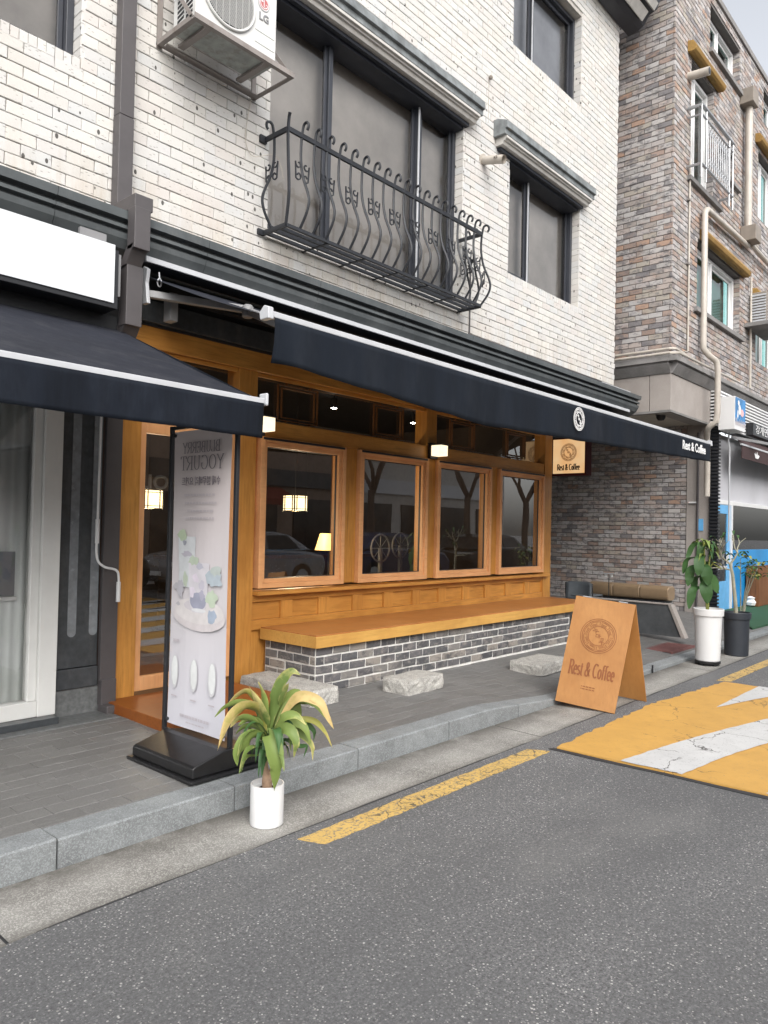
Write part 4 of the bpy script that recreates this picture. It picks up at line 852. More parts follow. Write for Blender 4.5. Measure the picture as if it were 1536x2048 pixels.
# left shop window
lw = thing('shop_window', 'tall white framed shop window with pale curtain below the left awning', 'window', (1.4, 5.36, .3))
Box('frame', 'white_frame', lw, 2.36, 2.49, 5.30, 5.42, .22, 2.8, .006); Box('frame', 'white_frame', lw, -1.2, 2.36, 5.31, 5.42, .22, .33, .006); Box('frame', 'white_frame', lw, 2.30, 2.36, 5.33, 5.42, .331, 2.8, .006); Box('frame', 'white_frame', lw, -1.2, 2.3, 5.33, 5.42, 2.74, 2.8, .006)
Box('pane', 'glass_up', lw, -1.2, 2.305, 5.37, 5.378, .33, 2.745, 0); Box('curtain', 'curtain', lw, -1.2, 2.36, 5.44, 5.45, .25, 2.85, 0)
Box('frame', 'white_frame', lw, .4, .46, 5.33, 5.42, .331, 2.74, .006)
bx = thing('wall_notice', 'small dark panel with a pale lower edge inside the left shop window', 'notice', (2.0, 5.44, 1.1)); Box('panel', 'granite_dark', bx, 1.6, 2.22, 5.40, 5.425, 1.07, 1.38, .003); Box('edge', 'white_frame', bx, 1.58, 2.235, 5.39, 5.425, 1.04, 1.066, .003)
# granite pier with long rounded inlays
pr = thing('granite_pier', 'dark granite pier with rounded vertical inlays beside the downpipe', 'pier', (2.66, 5.37, .2))
Box('shaft', 'granite_dark', pr, 2.495, 2.83, 5.375, 5.56, .52, 3.0, .003); Box('band', 'granite_dark', pr, 2.492, 2.83, 5.355, 5.56, .37, .515, .004); Box('footing', 'granite_mid', pr, 2.492, 2.98, 5.375, 5.56, .14, .366, .003)
for x in (2.625, 2.79):
    P = [(x-.033, .78)]+[(x+.033*math.cos(a), .78+.033*math.sin(a)) for a in [PI+PI*k/10 for k in range(1, 10)]]+[(x+.033, .78), (x+.033, 2.9), (x-.033, 2.9)]
    MB().prism([(p[0], p[1]) for p in P], 'y', 5.371, 5.374).build('inlay', 'granite_groove', pr)
Box('plinth', 'granite_mid', wb, -1.5, 2.88, 5.10, 5.372, .1, .175, .004); Box('plinth', 'granite_dark', wb, -1.5, 2.47, 5.20, 5.30, .1752, .222, .004)
# ------------------------------------------------------------------ downpipe of the white building
dp = thing('square_downpipe', 'dark grey square downpipe running down the white brick and over the cornice', 'downpipe', (2.88, 5.2, .17))
Box('pipe_section', 'pipe_dark', dp, 2.785, 2.905, 5.19, 5.285, 3.93, 4.66, .004); Box('pipe_section', 'pipe_dark', dp, 2.787, 2.903, 5.192, 5.285, 4.664, 10.1, .004)
Box('elbow', 'pipe_dark', dp, 2.755, 2.90, 4.88, 5.188, 3.86, 3.96, .004); Box('pipe_section', 'pipe_dark', dp, 2.745, 2.87, 4.855, 4.955, 3.56, 3.859, .004)
MB().obox((2.745, 4.86, 3.60), (.125, 0, 0), (0, .10, -.01), (0, .11, -.14)).build('elbow', 'pipe_dark', dp, bevel=.004)
Box('pipe_section', 'pipe_dark', dp, 2.757, 2.885, 4.965, 5.07, 3.03, 3.47, .004)
MB().obox((2.757, 4.965, 3.06), (.128, 0, 0), (0, .105, 0), (.07, .40, -.36)).build('elbow', 'pipe_dark', dp, bevel=.004)
Box('pipe_section', 'pipe_dark', dp, 2.835, 2.965, 5.33, 5.373, .40, 2.75, .004); Box('shoe', 'pipe_dark', dp, 2.84, 2.96, 5.31, 5.372, .22, .41, .004); Box('shoe_foot', 'pipe_dark', dp, 2.84, 2.98, 5.22, 5.36, .17, .23, .008)
# crank rod hanging by the pier
cr = MB().tube(smoothpath([(2.77, 5.30, 2.75), (2.76, 5.29, 1.62), (2.755, 5.28, 1.35), (2.80, 5.26, 1.27), (2.895, 5.25, 1.24), (2.92, 5.25, 1.18), (2.92, 5.25, 1.02)], 6), .009, 8)
cr.tube([(2.92, 5.25, 1.15), (2.92, 5.25, 1.0)], .016, 10).tube([(2.757, 5.285, 1.62), (2.757, 5.285, 1.44)], .015, 10)
tag(cr.build('awning_crank', 'white_plastic', smooth=True), 'white awning crank rod hanging by the granite pier', 'crank')
# ------------------------------------------------------------------ balcony
bc = thing('iron_balcony', 'black wrought iron window balcony with scrolled bars', 'balcony', (5.7, 5.3, 4.2))
bx0, bx1, by, bz0, bz1 = 4.24, 7.24, 4.97, 4.235, 5.075
def rect_bar(name, a, b, s=.018): return MB().tube([a, b], s*1.2, 4).build(name, 'iron', bc)
Box('rail', 'iron', bc, bx0, bx1, by-.012, by+.012, bz1-.02, bz1+.02, 0); Box('rail', 'iron', bc, bx0-.012, bx0+.012, by+.013, 5.31, bz1-.02, bz1+.02, 0); Box('rail', 'iron', bc, bx1-.012, bx1+.012, by+.013, 5.31, bz1-.02, bz1+.02, 0)
Box('wall_fixing', 'iron', bc, bx0-.06, bx0+.012, 5.27, 5.297, bz1-.035, bz1+.03, 0); Box('wall_fixing', 'iron', bc, bx0-.06, bx0+.012, 5.27, 5.297, bz0-.03, bz0+.02, 0)
for y in (by, 5.06, 5.15, 5.25): Box('floor_bar', 'iron', bc, bx0, bx1, y-.014, y+.014, bz0-.022, bz0+.006, 0)
for k in range(7): x = bx0+(bx1-bx0)*k/6; Box('cross_bar', 'iron', bc, x-.012, x+.012, by, 5.31, bz0-.03, bz0-.0225, 0)
for x in (bx0, bx1): Box('floor_bar', 'iron', bc, x-.014, x+.014, by, 5.31, bz0-.02, bz0+.008, 0)
def baluster(x, y, dx, dy):                     # dx,dy: outward direction
    P = []
    for k in range(9):                           # curl at the top, turning outward
        a = math.radians(-120+k*37.5); r_ = .042; P.append((.035+r_*math.cos(PI-a*0+math.radians(200-k*38)), .055+r_*math.sin(math.radians(200-k*38))))
    P = [(.052+.036*math.cos(math.radians(-60+k*36)), .062+.040*math.sin(math.radians(-60+k*36))) for k in range(7)]
    pts = [(o_, bz1+z) for o_, z in P]+[(.008, bz1+.03), (-.004, bz1-.05), (-.004, bz1-.22), (.03, bz1-.38), (.095, bz1-.53), (.115, bz1-.62), (.09, bz1-.71), (.03, bz1-.80), (0.0, bz0+.0)]
    pts = smoothpath([(x+dx*q, y+dy*q, z) for q, z in pts], 3)
    return MB().tube(pts, .013, 5).build('baluster', 'iron', bc, smooth=True)
def scroll(x, y, z, tx, ty, ox, oy):            # a pair of double curls beside a bar; t: direction along the rail
    m = MB()
    for s in (-1, 1):
        P = []
        for k in range(28):
            u = k/27
            if u < .5: a = math.radians(-300+u*2*330); r_ = .006+.019*(u*2); P.append((.044+r_*1.6*math.cos(a),   .056+r_*1.75*math.sin(a)))
            else: a = math.radians(150-(u-.5)*2*330+180); r_ = .025-.019*((u-.5)*2); P.append((.044+r_*1.6*math.cos(a), -.046+r_*1.75*math.sin(a)))
        m.tube([(x+tx*s*p+ox*.012, y+ty*s*p+oy*.012, z+q) for p, q in P], .0075, 4)
    return m.build('scroll', 'iron', bc)
nb = 19
for k in range(nb+1):
    x = bx0+(bx1-bx0)*k/nb
    if k in (0, nb): d = (-.5 if k == 0 else .5, -.8)
    else: d = (0, -1)
    if k == 0: MB().tube(smoothpath([(x, by, bz0), (x-.02, by-.05, bz0+.2), (x-.02, by-.05, bz1-.5), (x, by, bz1-.1), (x, by-.005, bz1+.08), (x-.01, by-.03, bz1+.13)], 4), .014, 4).build('corner_post', 'iron', bc)
    else: baluster(x, by, *d)
    if k % 2 == 1 and k < nb: scroll(x, by, bz1-.33, 1, 0, 0, -1.5)
for (x, s) in ((bx0, -1), (bx1, 1)):
    for y in ((5.16,) if s < 0 else (5.08, 5.20)): baluster(x, y, s, 0); scroll(x, y, bz1-.33, 0, 1, s*1.5, 0)
scroll(bx1, by, bz1-.52, .7, .7, 1.5, -1.5)
# ------------------------------------------------------------------ air conditioner on its bracket
ac = thing('air_conditioner', 'white outdoor air conditioner unit on a steel wall bracket beside the balcony window', 'air conditioner', (3.56, 5.0, 5.43))
ax0, ax1, ay0, ay1, az0, az1 = 3.165, 3.945, 4.80, 5.12, 5.425, 6.03
Box('casing', 'ac_white', ac, ax0, ax1, ay0, ay1, az0+.004, az1, .018, seg=3)
Box('base_pan', 'ac_under', ac, ax0+.01, ax1-.01, ay0+.01, ay1-.01, az0-.008, az0+.003, 0)
fcx, fcz, fr_ = 3.455, 5.735, .235
MB().add([(fcx+fr_*math.cos(a*PI/24), ay0-.003, fcz+fr_*math.sin(a*PI/24)) for a in range(48)], [tuple(range(48))]).build('fan_opening', 'black', ac)
m = MB(); m.tube([(fcx+(fr_+.012)*math.cos(a*PI/24), ay0-.008, fcz+(fr_+.012)*math.sin(a*PI/24)) for a in range(49)], .013, 8); m.build('fan_ring', 'ac_white', ac, smooth=True)
m = MB()
for k in range(-22, 23):
    zz = k*fr_/23; hw = math.sqrt(max(0, fr_**2-zz**2)); x0_, x1_ = fcx-hw, fcx+hw; m.box(x0_, x1_, ay0-.022, ay0-.019, fcz+zz-.0016, fcz+zz+.0016)
for k in (-3, -2, -1, 0, 1, 2, 3):
    xx = k*.062; hh = math.sqrt(fr_**2-xx**2); m.box(fcx+xx-.0022, fcx+xx+.0022, ay0-.0185, ay0-.015, fcz-hh, fcz+hh)
m.build('grille', 'ac_white', ac)
m = MB()
for i in range(2):
    for k in range(13): yy = ay0+.05+i*.115; zz = az0+.06+k*.038; m.obox((ax0-.003, yy, zz), (0, .085, -.018), (0, 0, .02), (.006, 0, 0))
m.build('side_vents', 'black', ac)
for z in (az0+.09, az0+.19): Box('groove', 'ac_under', ac, 3.72, 3.92, ay0-.002, ay0+.004, z, z+.004, 0)
lx, lz = 3.80, 5.86
def Pn(name, mat, pts, d): n = len(pts); return MB().add([(p[0], ay0-d, p[1]) for p in pts], [tuple(range(n))]).build(name, mat, ac)
Pn('emblem_ring', 'logo_grey', [(lx+.060*math.cos(a*PI/16), lz+.060*math.sin(a*PI/16)) for a in range(32)], .003)
Pn('emblem_disc', 'white_plastic', [(lx+.055*math.cos(a*PI/16), lz+.055*math.sin(a*PI/16)) for a in range(32)], .004)
Pn('emblem', 'logo_red', [(lx+.046*math.cos(a*PI/16), lz+.046*math.sin(a*PI/16)) for a in range(32)], .005)
m = MB(); O = Vector((lx, ay0, lz)); U = Vector((1, 0, 0)); V = Vector((0, 0, 1)); Nn = Vector((0, -1, 0))
ribbon(m, [(.0, .5), (.0, -.38), (.22, -.38)], O, U, V, .14, .14, .055, Nn*.0065); ribbon(m, arc(0, 0, .66, .66, 80, 360, 20)+[(.3, 0)], O, U, V, .12, .12, .055, Nn*.0065); ribbon(m, arc(-.3, .3, .09, .09, 0, 360, 10), O, U, V, .14, .14, .055, Nn*.0065)
m.build('emblem_letters', 'white_plastic', ac)
text('LG', ac, 'logo_grey', (lx+.005, ay0-.004, 5.745), (1, 0, 0), (0, 0, 1), .085, 1.0, name='lettering', wt=.002)
br = thing('conditioner_bracket', 'rusty steel angle bracket carrying the air conditioner', 'bracket', (3.6, 5.0, 5.39))
kx0, kx1, ky0, ky1, kz = 3.13, 4.12, 4.765, 5.29, 5.405
Box('front_angle', 'bracket', br, kx0, kx1, ky0, ky0+.005, kz-.02, kz+.022, 0); Box('front_angle', 'bracket', br, kx0, kx1, ky0+.005, ky0+.04, kz-.02, kz-.015, 0)
for x in (kx0, kx1-.04): Box('side_angle', 'bracket', br, x, x+.04, ky0+.041, ky1, kz-.02, kz-.015, 0); Box('side_angle', 'bracket', br, x if x == kx0 else x+.035, x+.005 if x == kx0 else x+.04, ky0+.041, ky1, kz-.0149, kz+.02, 0)
Box('rear_angle', 'bracket', br, kx0+.041, kx1-.041, ky1-.045, ky1-.005, kz-.02, kz-.015, 0); Box('rear_angle', 'bracket', br, kx0+.041, kx1-.041, ky1-.09, ky1-.06, kz-.03, kz-.024, 0)
for x in (3.26, 3.83): Box('cross_channel', 'bracket', br, x, x+.055, ky0+.045, ky1-.1, kz-.0149, kz+.009, .002)
MB().obox((kx0, ky0+.02, kz+.0), (.006, 0, 0), (0, .04, 0), (0, .42, .55)).build('brace', 'bracket', br); Box('wall_upright', 'bracket', br, kx0, kx0+.045, ky1-.01, ky1, kz-.03, 6.25, 0)
MB().obox((kx1-.006, ky0+.02, kz+.0), (.006, 0, 0), (0, .04, 0), (0, .42, .55)).build('brace', 'bracket', br); Box('wall_upright', 'bracket', br, kx1-.045, kx1, ky1-.01, ky1, kz-.03, 6.25, 0)
# thin hanging wire, vent pipe, small camera, conduits on the white wall
tag(MB().tube(smoothpath([(4.06, 5.27, 5.36), (4.03, 5.28, 5.15), (4.02, 5.28, 4.98), (4.10, 5.27, 4.87), (4.3, 5.2, 4.93), (4.40, 5.2, 4.75)], 6), .004, 6).build('thin_wire', 'pvc', smooth=True), 'thin pale wire hanging below the air conditioner bracket', 'wire')
vp = thing('vent_pipe', 'short ivory vent pipe with printed mark sticking out of the white brick wall', 'vent pipe', (7.72, 5.3, 6.2))
MB().tube([(7.70, 5.31, 6.235), (7.70, 4.98, 6.15)], .052, 24, cap=False).tube([(7.70, 4.98, 6.15), (7.70, 5.2, 6.21)], .044, 24, cap=False).build('pipe', 'pvc', vp, smooth=True); MB().tube([(7.70, 5.10, 6.18), (7.70, 5.105, 6.181)], .044, 24).build('dark_inside', 'black', vp); MB().tube([(7.70, 5.305, 6.235), (7.70, 5.285, 6.23)], .075, 24).build('collar', 'pvc', vp, smooth=True)
text('KS', vp, 'print_dark', (7.70-.056, 5.07, 6.18), (0, -1, 0), (0, 0, 1), .05, 1, name='lettering')
sc_ = thing('security_camera', 'tiny round camera on a cable on the white brick wall above the vent pipe', 'camera', (7.80, 5.28, 7.3)); MB().lathe([(.001, -.03), (.02, -.02), (.028, 0), (.02, .02), (.001, .03)], (7.80, 5.265, 7.32), 14).build('ball', 'grey_metal', sc_, smooth=True); Tube('cable', 'pvc', sc_, [(7.8, 5.292, 7.3), (7.8, 5.292, 6.75)], .003, 5)
tag(MB().tube([(6.6, 5.285, 3.86), (7.45, 5.285, 3.99), (11.2, 5.285, 4.0)][1:], .012, 6).tube([(7.47, 5.285, 4.0), (7.47, 5.285, 4.75), (7.44, 5.285, 4.85)], .010, 6).build('wall_conduit', 'pipe_dark', smooth=True), 'thin conduit on clips along the white brick wall above the cornice', 'conduit')
tag(MB().box(10.95, 12.02, 5.2, 5.215, 3.94, 3.965).build('white_trunking', 'alu'), 'short white trunking poking past the white building corner', 'trunking')
# ------------------------------------------------------------------ brown brick building
BX, BFY = 12.2, 4.60
bb = thing('brown_brick_building', 'mixed brown brick building with ochre window lintels at the right', 'building', (15.5, 4.6, .1))
fh = [(12.95, 14.14, 7.75, 9.78), (13.35, 15.80, 5.58, 6.78), (14.42, 15.35, 8.48, 9.02), (13.86, 15.65, 10.45, 11.30), (16.95, 18.3, 8.4, 9.8), (17.3, 19.2, 10.6, 11.3), (16.9, 18.6, 5.3, 6.5)]
slab_with_holes(MB(), BX+.012, 22, 4.5, 11.52, fh, BFY+.012, BFY+.25).build('wall', 'brown_mortar', bb)
MB().box(BX+.012, BX+.24, BFY+.26, 12, 4.5, 11.52).box(BX+.26, 22, 11.7, 12, .1, 11.5).build('side_wall', 'brown_mortar', bb)
itf = lay_bricks((0, BFY, 0), (1, 0, 0), (0, -1, 0), BX, 21.5, 4.56, 11.5, .232, .0905, .009, fh, [], 12, .0015)
its = lay_bricks((BX, 0, 0), (0, -1, 0), (-1, 0, 0), -7.2, -(BFY), 4.56, 11.5, .232, .0905, .009, [], [], 13, .0015)
for a, b, c, d in fh:
    z = c
    while z < d-.03: itf.append((Vector((b, BFY+.10, z+.045)), .18, .0815, (0, -1, 0))); z += .0905
for k in range(len(its)): its[k] = (its[k][0], its[k][1], its[k][2], its[k][3])
vis_s = lambda p, q: (p.x > 12.3 or (q[0] > 1232 and p.z > 4.6)) and q[0] < 1530
place_bricks(itf+its, bb, 'brown_brick', .02, .223, .0815, limit=300, seed=21, vis=vis_s, kinds=6)
# ledge, cement box beam and soffit
lp = [(0, 4.56), (-.02, 4.52), (-.14, 4.50), (-.15, 4.42), (-.10, 4.41), (-.10, 4.39), (-.12, 4.385), (-.07, 4.31), (-.02, 4.24), (0, 4.24)]
MB().prism([(BFY+p, z) for p, z in lp]+[(BFY+.1, 4.24), (BFY+.1, 4.56)], 'x', BX-.0, 22).build('ledge', 'cement2', bb)
MB().prism([(BX+p, z) for p, z in lp]+[(BX+.1, 4.24), (BX+.1, 4.56)], 'y', BFY-.0, 9).build('ledge', 'cement2', bb)
MB().prism([(BX-.13, 4.50), (BX, 4.52), (BX, 4.42), (BX-.13, 4.42)], 'y', BFY-.14, BFY).build('ledge', 'cement2', bb)
MB().box(BX, BX+.36, BFY+.36, 9, 3.64, 4.24).box(BX, 14.30, BFY, BFY+.35, 3.64, 4.24).box(14.302, 14.6, BFY+.002, BFY+.35, 3.64, 4.24).build('box_beam', 'cement', bb, bevel=.004)
MB().box(BX-.01, 14.6, BFY-.012, BFY+.03, 3.60, 3.639).box(BX-.012, BX+.03, BFY+.031, 9, 3.60, 3.639).build('drip_edge', 'cement2', bb, bevel=.003)
MB().box(BX+.03, 14.6, BFY+.035, 9, 3.66, 3.72).build('soffit', 'stucco', bb)
# ground floor: passage side wall in brick tiles, pier
GX = 14.28
MB().box(GX+.012, GX+.3, 5.06, 11.0, .1, 3.66).build('passage_wall', 'brown_mortar', bb)
MB().box(GX-.02, GX+.32, 4.63, 5.055, .1, 3.66).build('pier', 'cement', bb, bevel=.006)
MB().box(GX-.03, GX+.011, 4.9, 5.06, .06, .33).box(GX-.04, GX+.01, 5.061, 11, .06, .16).build('footing', 'cement', bb)
gw = thing('passage_brickwork', 'brown brick wall face beside the passage behind the tan bench', 'brick wall', (GX, 7, .2))
itg = lay_bricks((GX, 0, 0), (0, -1, 0), (-1, 0, 0), -10.5, -5.06, .33, 3.65, .235, .0838, .010, [], [], 14, .0015)
itg += lay_bricks((GX, 0, 0), (0, -1, 0), (-1, 0, 0), -10.5, -5.06, .162, .33, .235, .0838, .010, [], [], 15, .0015)
place_bricks(itg, gw, 'brown_brick', .02, .225, .0738, limit=300, seed=31, vis=lambda p, q: q[0] > 1106 and 880 < q[1] < 1215, kinds=6)
MB().box(9.8, 14.27, 10.9, 11.1, .1, 3.6).build('passage_end_wall', 'cement', bb)
# front windows of the brown building
wa = window(bb, 12.96, 14.13, 7.76, 9.74, [13.45], yf=4.72, fr=.06, mat='white_plastic', pane='glass_green', blind='blind')
wbb = window(bb, 13.36, 15.79, 5.59, 6.76, [14.45], yf=4.72, fr=.07, mat='white_plastic', pane='glass_green', blind='blind')
wc = window(bb, 14.43, 15.34, 8.49, 9.0, [], yf=4.74, fr=.05, mat='white_plastic', pane='glass_up', blind='blind_dark')
wd = window(bb, 13.87, 15.64, 10.46, 11.28, [14.7], yf=4.74, fr=.06, mat='white_plastic', pane='glass_green', blind='blind')
window(bb, 16.96, 18.29, 8.41, 9.78, [17.6], yf=4.72, fr=.05, mat='white_plastic', pane='glass_green', blind='blind'); window(bb, 17.31, 19.19, 10.61, 11.29, [18.2], yf=4.72, fr=.05, mat='white_plastic', pane='glass_green', blind='blind')
window(bb, 16.91, 18.59, 5.31, 6.48, [17.8], yf=4.72, fr=.05, mat='white_plastic', pane='glass_green', blind='blind')
for (x0, x1, z) in ((12.74, 14.32, 9.86), (13.45, 16.0, 6.84), (16.7, 18.6, 9.9), (16.6, 18.9, 6.6)):
    MB().prism([(4.598, z-.02), (4.598, z+.17), (4.50, z+.15), (4.44, z+.05), (4.46, z-.01), (4.50, z-.04)], 'x', x0, x1).build('ochre_lintel', 'yellow_lintel', bb, bevel=.008)
for (x0, x1, z) in ((13.2, 15.9, 5.54), (12.8, 14.5, 7.70), (14.36, 15.6, 8.44), (13.8, 16.0, 10.41)):
    Box('window_sill', 'cement2', bb, x0, x1, 4.53, 4.70, z-.05, z+.03, .006)
MB().box(BX-.02, 22, BFY-.04, 12, 11.501, 11.62).build('parapet_cap', 'cement2', bb, bevel=.01)
# window guard rail
gd = thing('window_guard', 'stainless guard rail with scrolled balusters under the top-left brown building window', 'guard rail', (13.5, 4.45, 7.6))
for z, r_ in ((8.86, .032), (8.70, .018), (7.86, .024)): Tube('rail', 'steel_rail', gd, [(12.78, 4.59, z), (12.78, 4.36, z), (14.45, 4.36, z), (14.45, 4.59, z)], r_, 8)
for x in (12.78, 13.02, 14.25, 14.45): Tube('post', 'steel_rail', gd, [(x, 4.36, 7.62), (x, 4.36, 8.86)], .016, 8)
for k in range(11): x = 13.12+k*.105; Tube('baluster', 'alu', gd, [(x, 4.36, 7.9), (x, 4.36, 8.66)], .010, 6)
m = MB()
for k in range(11):
    for zz in (8.55, 8.02):
        x = 13.12+k*.105+.05; m.tube([(x+.035*math.cos(a*PI/5), 4.352, zz+.045*math.sin(a*PI/5)) for a in range(11)], .006, 4)
m.build('scrollwork', 'alu', gd, kind='stuff')
# rainwater pipes
p1 = thing('rain_pipe', 'cream rainwater pipe with a long level run above the lower ochre lintel', 'rain pipe', (13.5, 4.5, 3.4), 'cream pipes on the brown building')
Tube('pipe', 'pvc', p1, smoothpath([(16.0, 4.52, 7.45), (13.55, 4.50, 7.36)], 2)+smoothpath([(13.5, 4.50, 7.34), (13.42, 4.50, 7.26)], 2)+[(13.42, 4.50, 5.0)]+smoothpath([(13.42, 4.50, 4.86), (13.50, 4.44, 4.76), (13.66, 4.36, 4.66), (13.70, 4.34, 4.5)], 4)+[(13.70, 4.34, 3.75)]+smoothpath([(13.70, 4.36, 3.6), (13.72, 4.5, 3.5), (13.9, 4.58, 3.35)], 3)+[(14.0, 4.60, 3.2), (14.0, 4.60, 2.3)], .052, 12)
p2 = thing('rain_pipe', 'cream rainwater pipe between a hopper box and a lower box on the brown wall', 'rain pipe', (15.9, 4.5, 7.5), 'cream pipes on the brown building')
Tube('pipe', 'pvc', p2, [(15.86, 4.48, 10.25), (15.86, 4.48, 7.7)], .07, 12); Box('hopper', 'grey_metal', p2, 15.62, 15.98, 4.34, 4.595, 10.2, 10.5, .01); Box('lower_box', 'grey_metal', p2, 15.75, 16.12, 4.30, 4.595, 7.48, 7.78, .01)
Tube('pipe', 'pvc', p2, [(16.1, 4.48, 7.5), (19, 4.48, 7.4)], .05, 10)
p3 = thing('conduit_pipe', 'thin pinkish conduit down the brown wall left of the cream pipe', 'conduit', (12.95, 4.55, 4.6)); Tube('pipe', 'pvc', p3, [(12.86, 4.57, 8.0), (12.86, 4.57, 4.72), (12.7, 4.57, 4.68)], .016, 8)
for z in (6.2, 7.3): Box('clip', 'bracket', p3, 12.8, 12.92, 4.55, 4.59, z, z+.03, 0)
p4 = thing('conduit_pipe', 'pair of thin conduits lying along the cement ledge around the brown corner', 'conduit', (12.2, 5, 4.6)); Tube('pipe', 'pvc', p4, [(12.1, 8.5, 4.63), (12.13, 4.60, 4.63), (12.2, 4.53, 4.63), (12.7, 4.54, 4.62)], .022, 8); Tube('pipe', 'pvc', p4, [(12.02, 8.5, 4.54), (12.05, 4.56, 4.54), (12.14, 4.45, 4.54), (15.5, 4.50, 4.60)], .022, 8)
p5 = thing('conduit_pipe', 'thin pale conduit under the right air conditioner of the brown wall', 'conduit', (16.3, 4.5, 4.6)); Tube('pipe', 'pvc', p5, [(16.3, 4.53, 6.9), (16.3, 4.53, 4.62)], .022, 8)
vt = thing('vent_pipe', 'grey vent pipe beside the top-left window of the brown building', 'vent pipe', (12.72, 4.4, 9.4)); MB().tube([(12.80, 4.61, 9.43), (12.80, 4.25, 9.40)], .07, 16).build('pipe', 'pvc', vt, smooth=True); MB().tube([(12.80, 4.248, 9.40), (12.80, 4.244, 9.40)], .055, 16).build('dark_inside', 'black', vt)
a2 = thing('air_conditioner', 'slatted grey air conditioner on a ledge at the right picture edge', 'air conditioner', (16.9, 4.3, 5.9)); Box('casing', 'grey_metal', a2, 16.4, 17.3, 4.25, 4.58, 5.95, 6.60, .02); Box('shelf', 'cement2', a2, 16.1, 17.5, 4.12, 4.59, 5.84, 5.92, .004)
for k in range(10): MB().obox((16.395, 4.27, 6.0+k*.058), (0, .27, 0), (0, 0, .03), (-.02, 0, -.012)).build('slat', 'alu', a2)
for k in range(9): Box('front_slat', 'alu', a2, 16.42, 17.28, 4.235, 4.249, 6.0+k*.06, 6.03+k*.06, 0)
dc = thing('dome_camera', 'small black dome camera under the cement soffit', 'camera', (12.75, 4.97, 3.55)); MB().lathe([(.001, -.11), (.05, -.10), (.075, -.06), (.08, 0)], (12.75, 4.97, 3.66), 20).build('dome', 'black', dc, smooth=True); MB().lathe([(.09, -.012), (.09, 0)], (12.75, 4.97, 3.66), 20).build('ring', 'cement2', dc)
# ------------------------------------------------------------------ right-hand shop in the brown building
sh = thing('striped_shopfront', 'shopfront with black and white slats, light blue door and turquoise film at the right edge', 'shopfront', (16, 4.6, .1))
for k in range(11):                              # pale upper slats wrap the corner
    z = 4.24-.062*k-.03; Box('upper_slat', 'white_plastic', sh, 14.11, 20, 4.44, 4.50, z, z+.030, .003); Box('upper_slat', 'white_plastic', sh, 14.11, 14.15, 4.501, 4.596, z, z+.030, .003)
MB().box(14.17, 20, 4.505, 4.598, 3.55, 4.26).build('slat_backing', 'black', sh)
for k in range(52): z = .22+.064*k; Box('dark_slat', 'black', sh, 14.20, 14.30, 4.46, 4.628, z, z+.034, .004)
MB().box(14.23, 14.29, 4.49, 4.629, .1, 3.55).build('slat_backing', 'soffit', sh)
Box('blind_box', 'shutter', sh, 14.64, 20, 4.70, 4.72, 2.28, 3.54, 0); Box('header', 'white_plastic', sh, 14.64, 20, 4.64, 4.70, 2.20, 2.28, .004)
Box('door_post', 'white_plastic', sh, 15.52, 15.60, 4.62, 4.70, .12, 2.20, .004)
dd = MB().box(14.66, 14.80, 4.65, 4.69, .15, 2.19).box(15.34, 15.515, 4.65, 4.69, .15, 2.19).box(14.80, 15.34, 4.65, 4.69, 2.02, 2.19).box(14.80, 15.34, 4.65, 4.69, .15, .72).build('door', 'blue', sh, bevel=.004)
Box('lower_panel', 'blue', dd, 14.801, 15.339, 4.66, 4.68, .15, .719, 0) if False else None; Box('pane', 'glass', dd, 14.80, 15.34, 4.665, 4.672, .72, 2.02, 0); Box('handle', 'white_plastic', dd, 15.30, 15.34, 4.61, 4.65, 1.05, 1.25, .004)
Box('pane', 'glass', sh, 15.60, 20, 4.66, 4.668, 1.32, 2.20, 0); Box('film', 'teal', sh, 15.60, 20, 4.655, 4.675, .12, 1.318, 0)
Box('shop_inside', 'room', sh, 14.7, 20, 7.2, 7.3, .1, 3.5, 0); Box('inside_floor', 'room_wood', sh, 14.6, 20, 4.75, 7.2, .1, .14, 0)
for k in range(8): Box('inside_slat', 'alu_grey', sh, 17.4, 18.3, 4.9, 4.92, 1.4+.1*k, 1.44+.1*k, 0)
text('COFFEE TRUCK', sh, 'print_white', (15.07, 4.64, .98), (1, 0, 0), (0, 0, 1), .09, .9, name='lettering')
sg = thing('picture_sign', 'projecting light box sign with a blue picture on the striped fascia', 'sign', (15.7, 4.3, 3.7)); Box('case', 'white_plastic', sg, 14.04, 14.66, 4.15, 4.43, 3.50, 4.09, .006)
MB().add([(14.055, 4.146, 3.64), (14.645, 4.146, 3.64), (14.645, 4.146, 4.08), (14.055, 4.146, 4.08)], [(0, 1, 2, 3)]).build('picture', 'blue_print', sg)
R = random.Random(2)
for (cx, cz, rx, rz, mm) in ((15.55, 4.14, .06, .05, 'print_white'), (15.62, 4.02, .09, .09, 'print_white'), (15.78, 3.98, .12, .07, 'pink_print'), (15.50, 3.93, .04, .08, 'print_white'), (15.66, 3.86, .05, .06, 'teal')):
    MB().add([(14.3+(cx-15.62)*.9+rx*.8*(1+.2*math.sin(a*2.2))*math.cos(a*PI/8), 4.143, cz-.15+rz*math.sin(a*PI/8)) for a in range(16)], [tuple(range(16))]).build('picture_shape', mm, sg)
m = MB()
for k in range(11): m.box(14.075+k*.052, 14.075+k*.052+.02, 4.143, 4.145, 3.58, 3.66+R.random()*.05)
m.build('lettering', 'print_faint', sg)
sn = thing('name_sign', 'black sign with white Korean lettering on the striped fascia', 'sign', (17.6, 4.3, 3.6)); Box('panel', 'black', sn, 15.72, 20, 4.30, 4.43, 3.585, 3.83, .004); text('강개면옥', sn, 'print_white', (16.45, 4.296, 3.705), (1, 0, 0), (0, 0, 1), .19, 1.7, name='lettering')
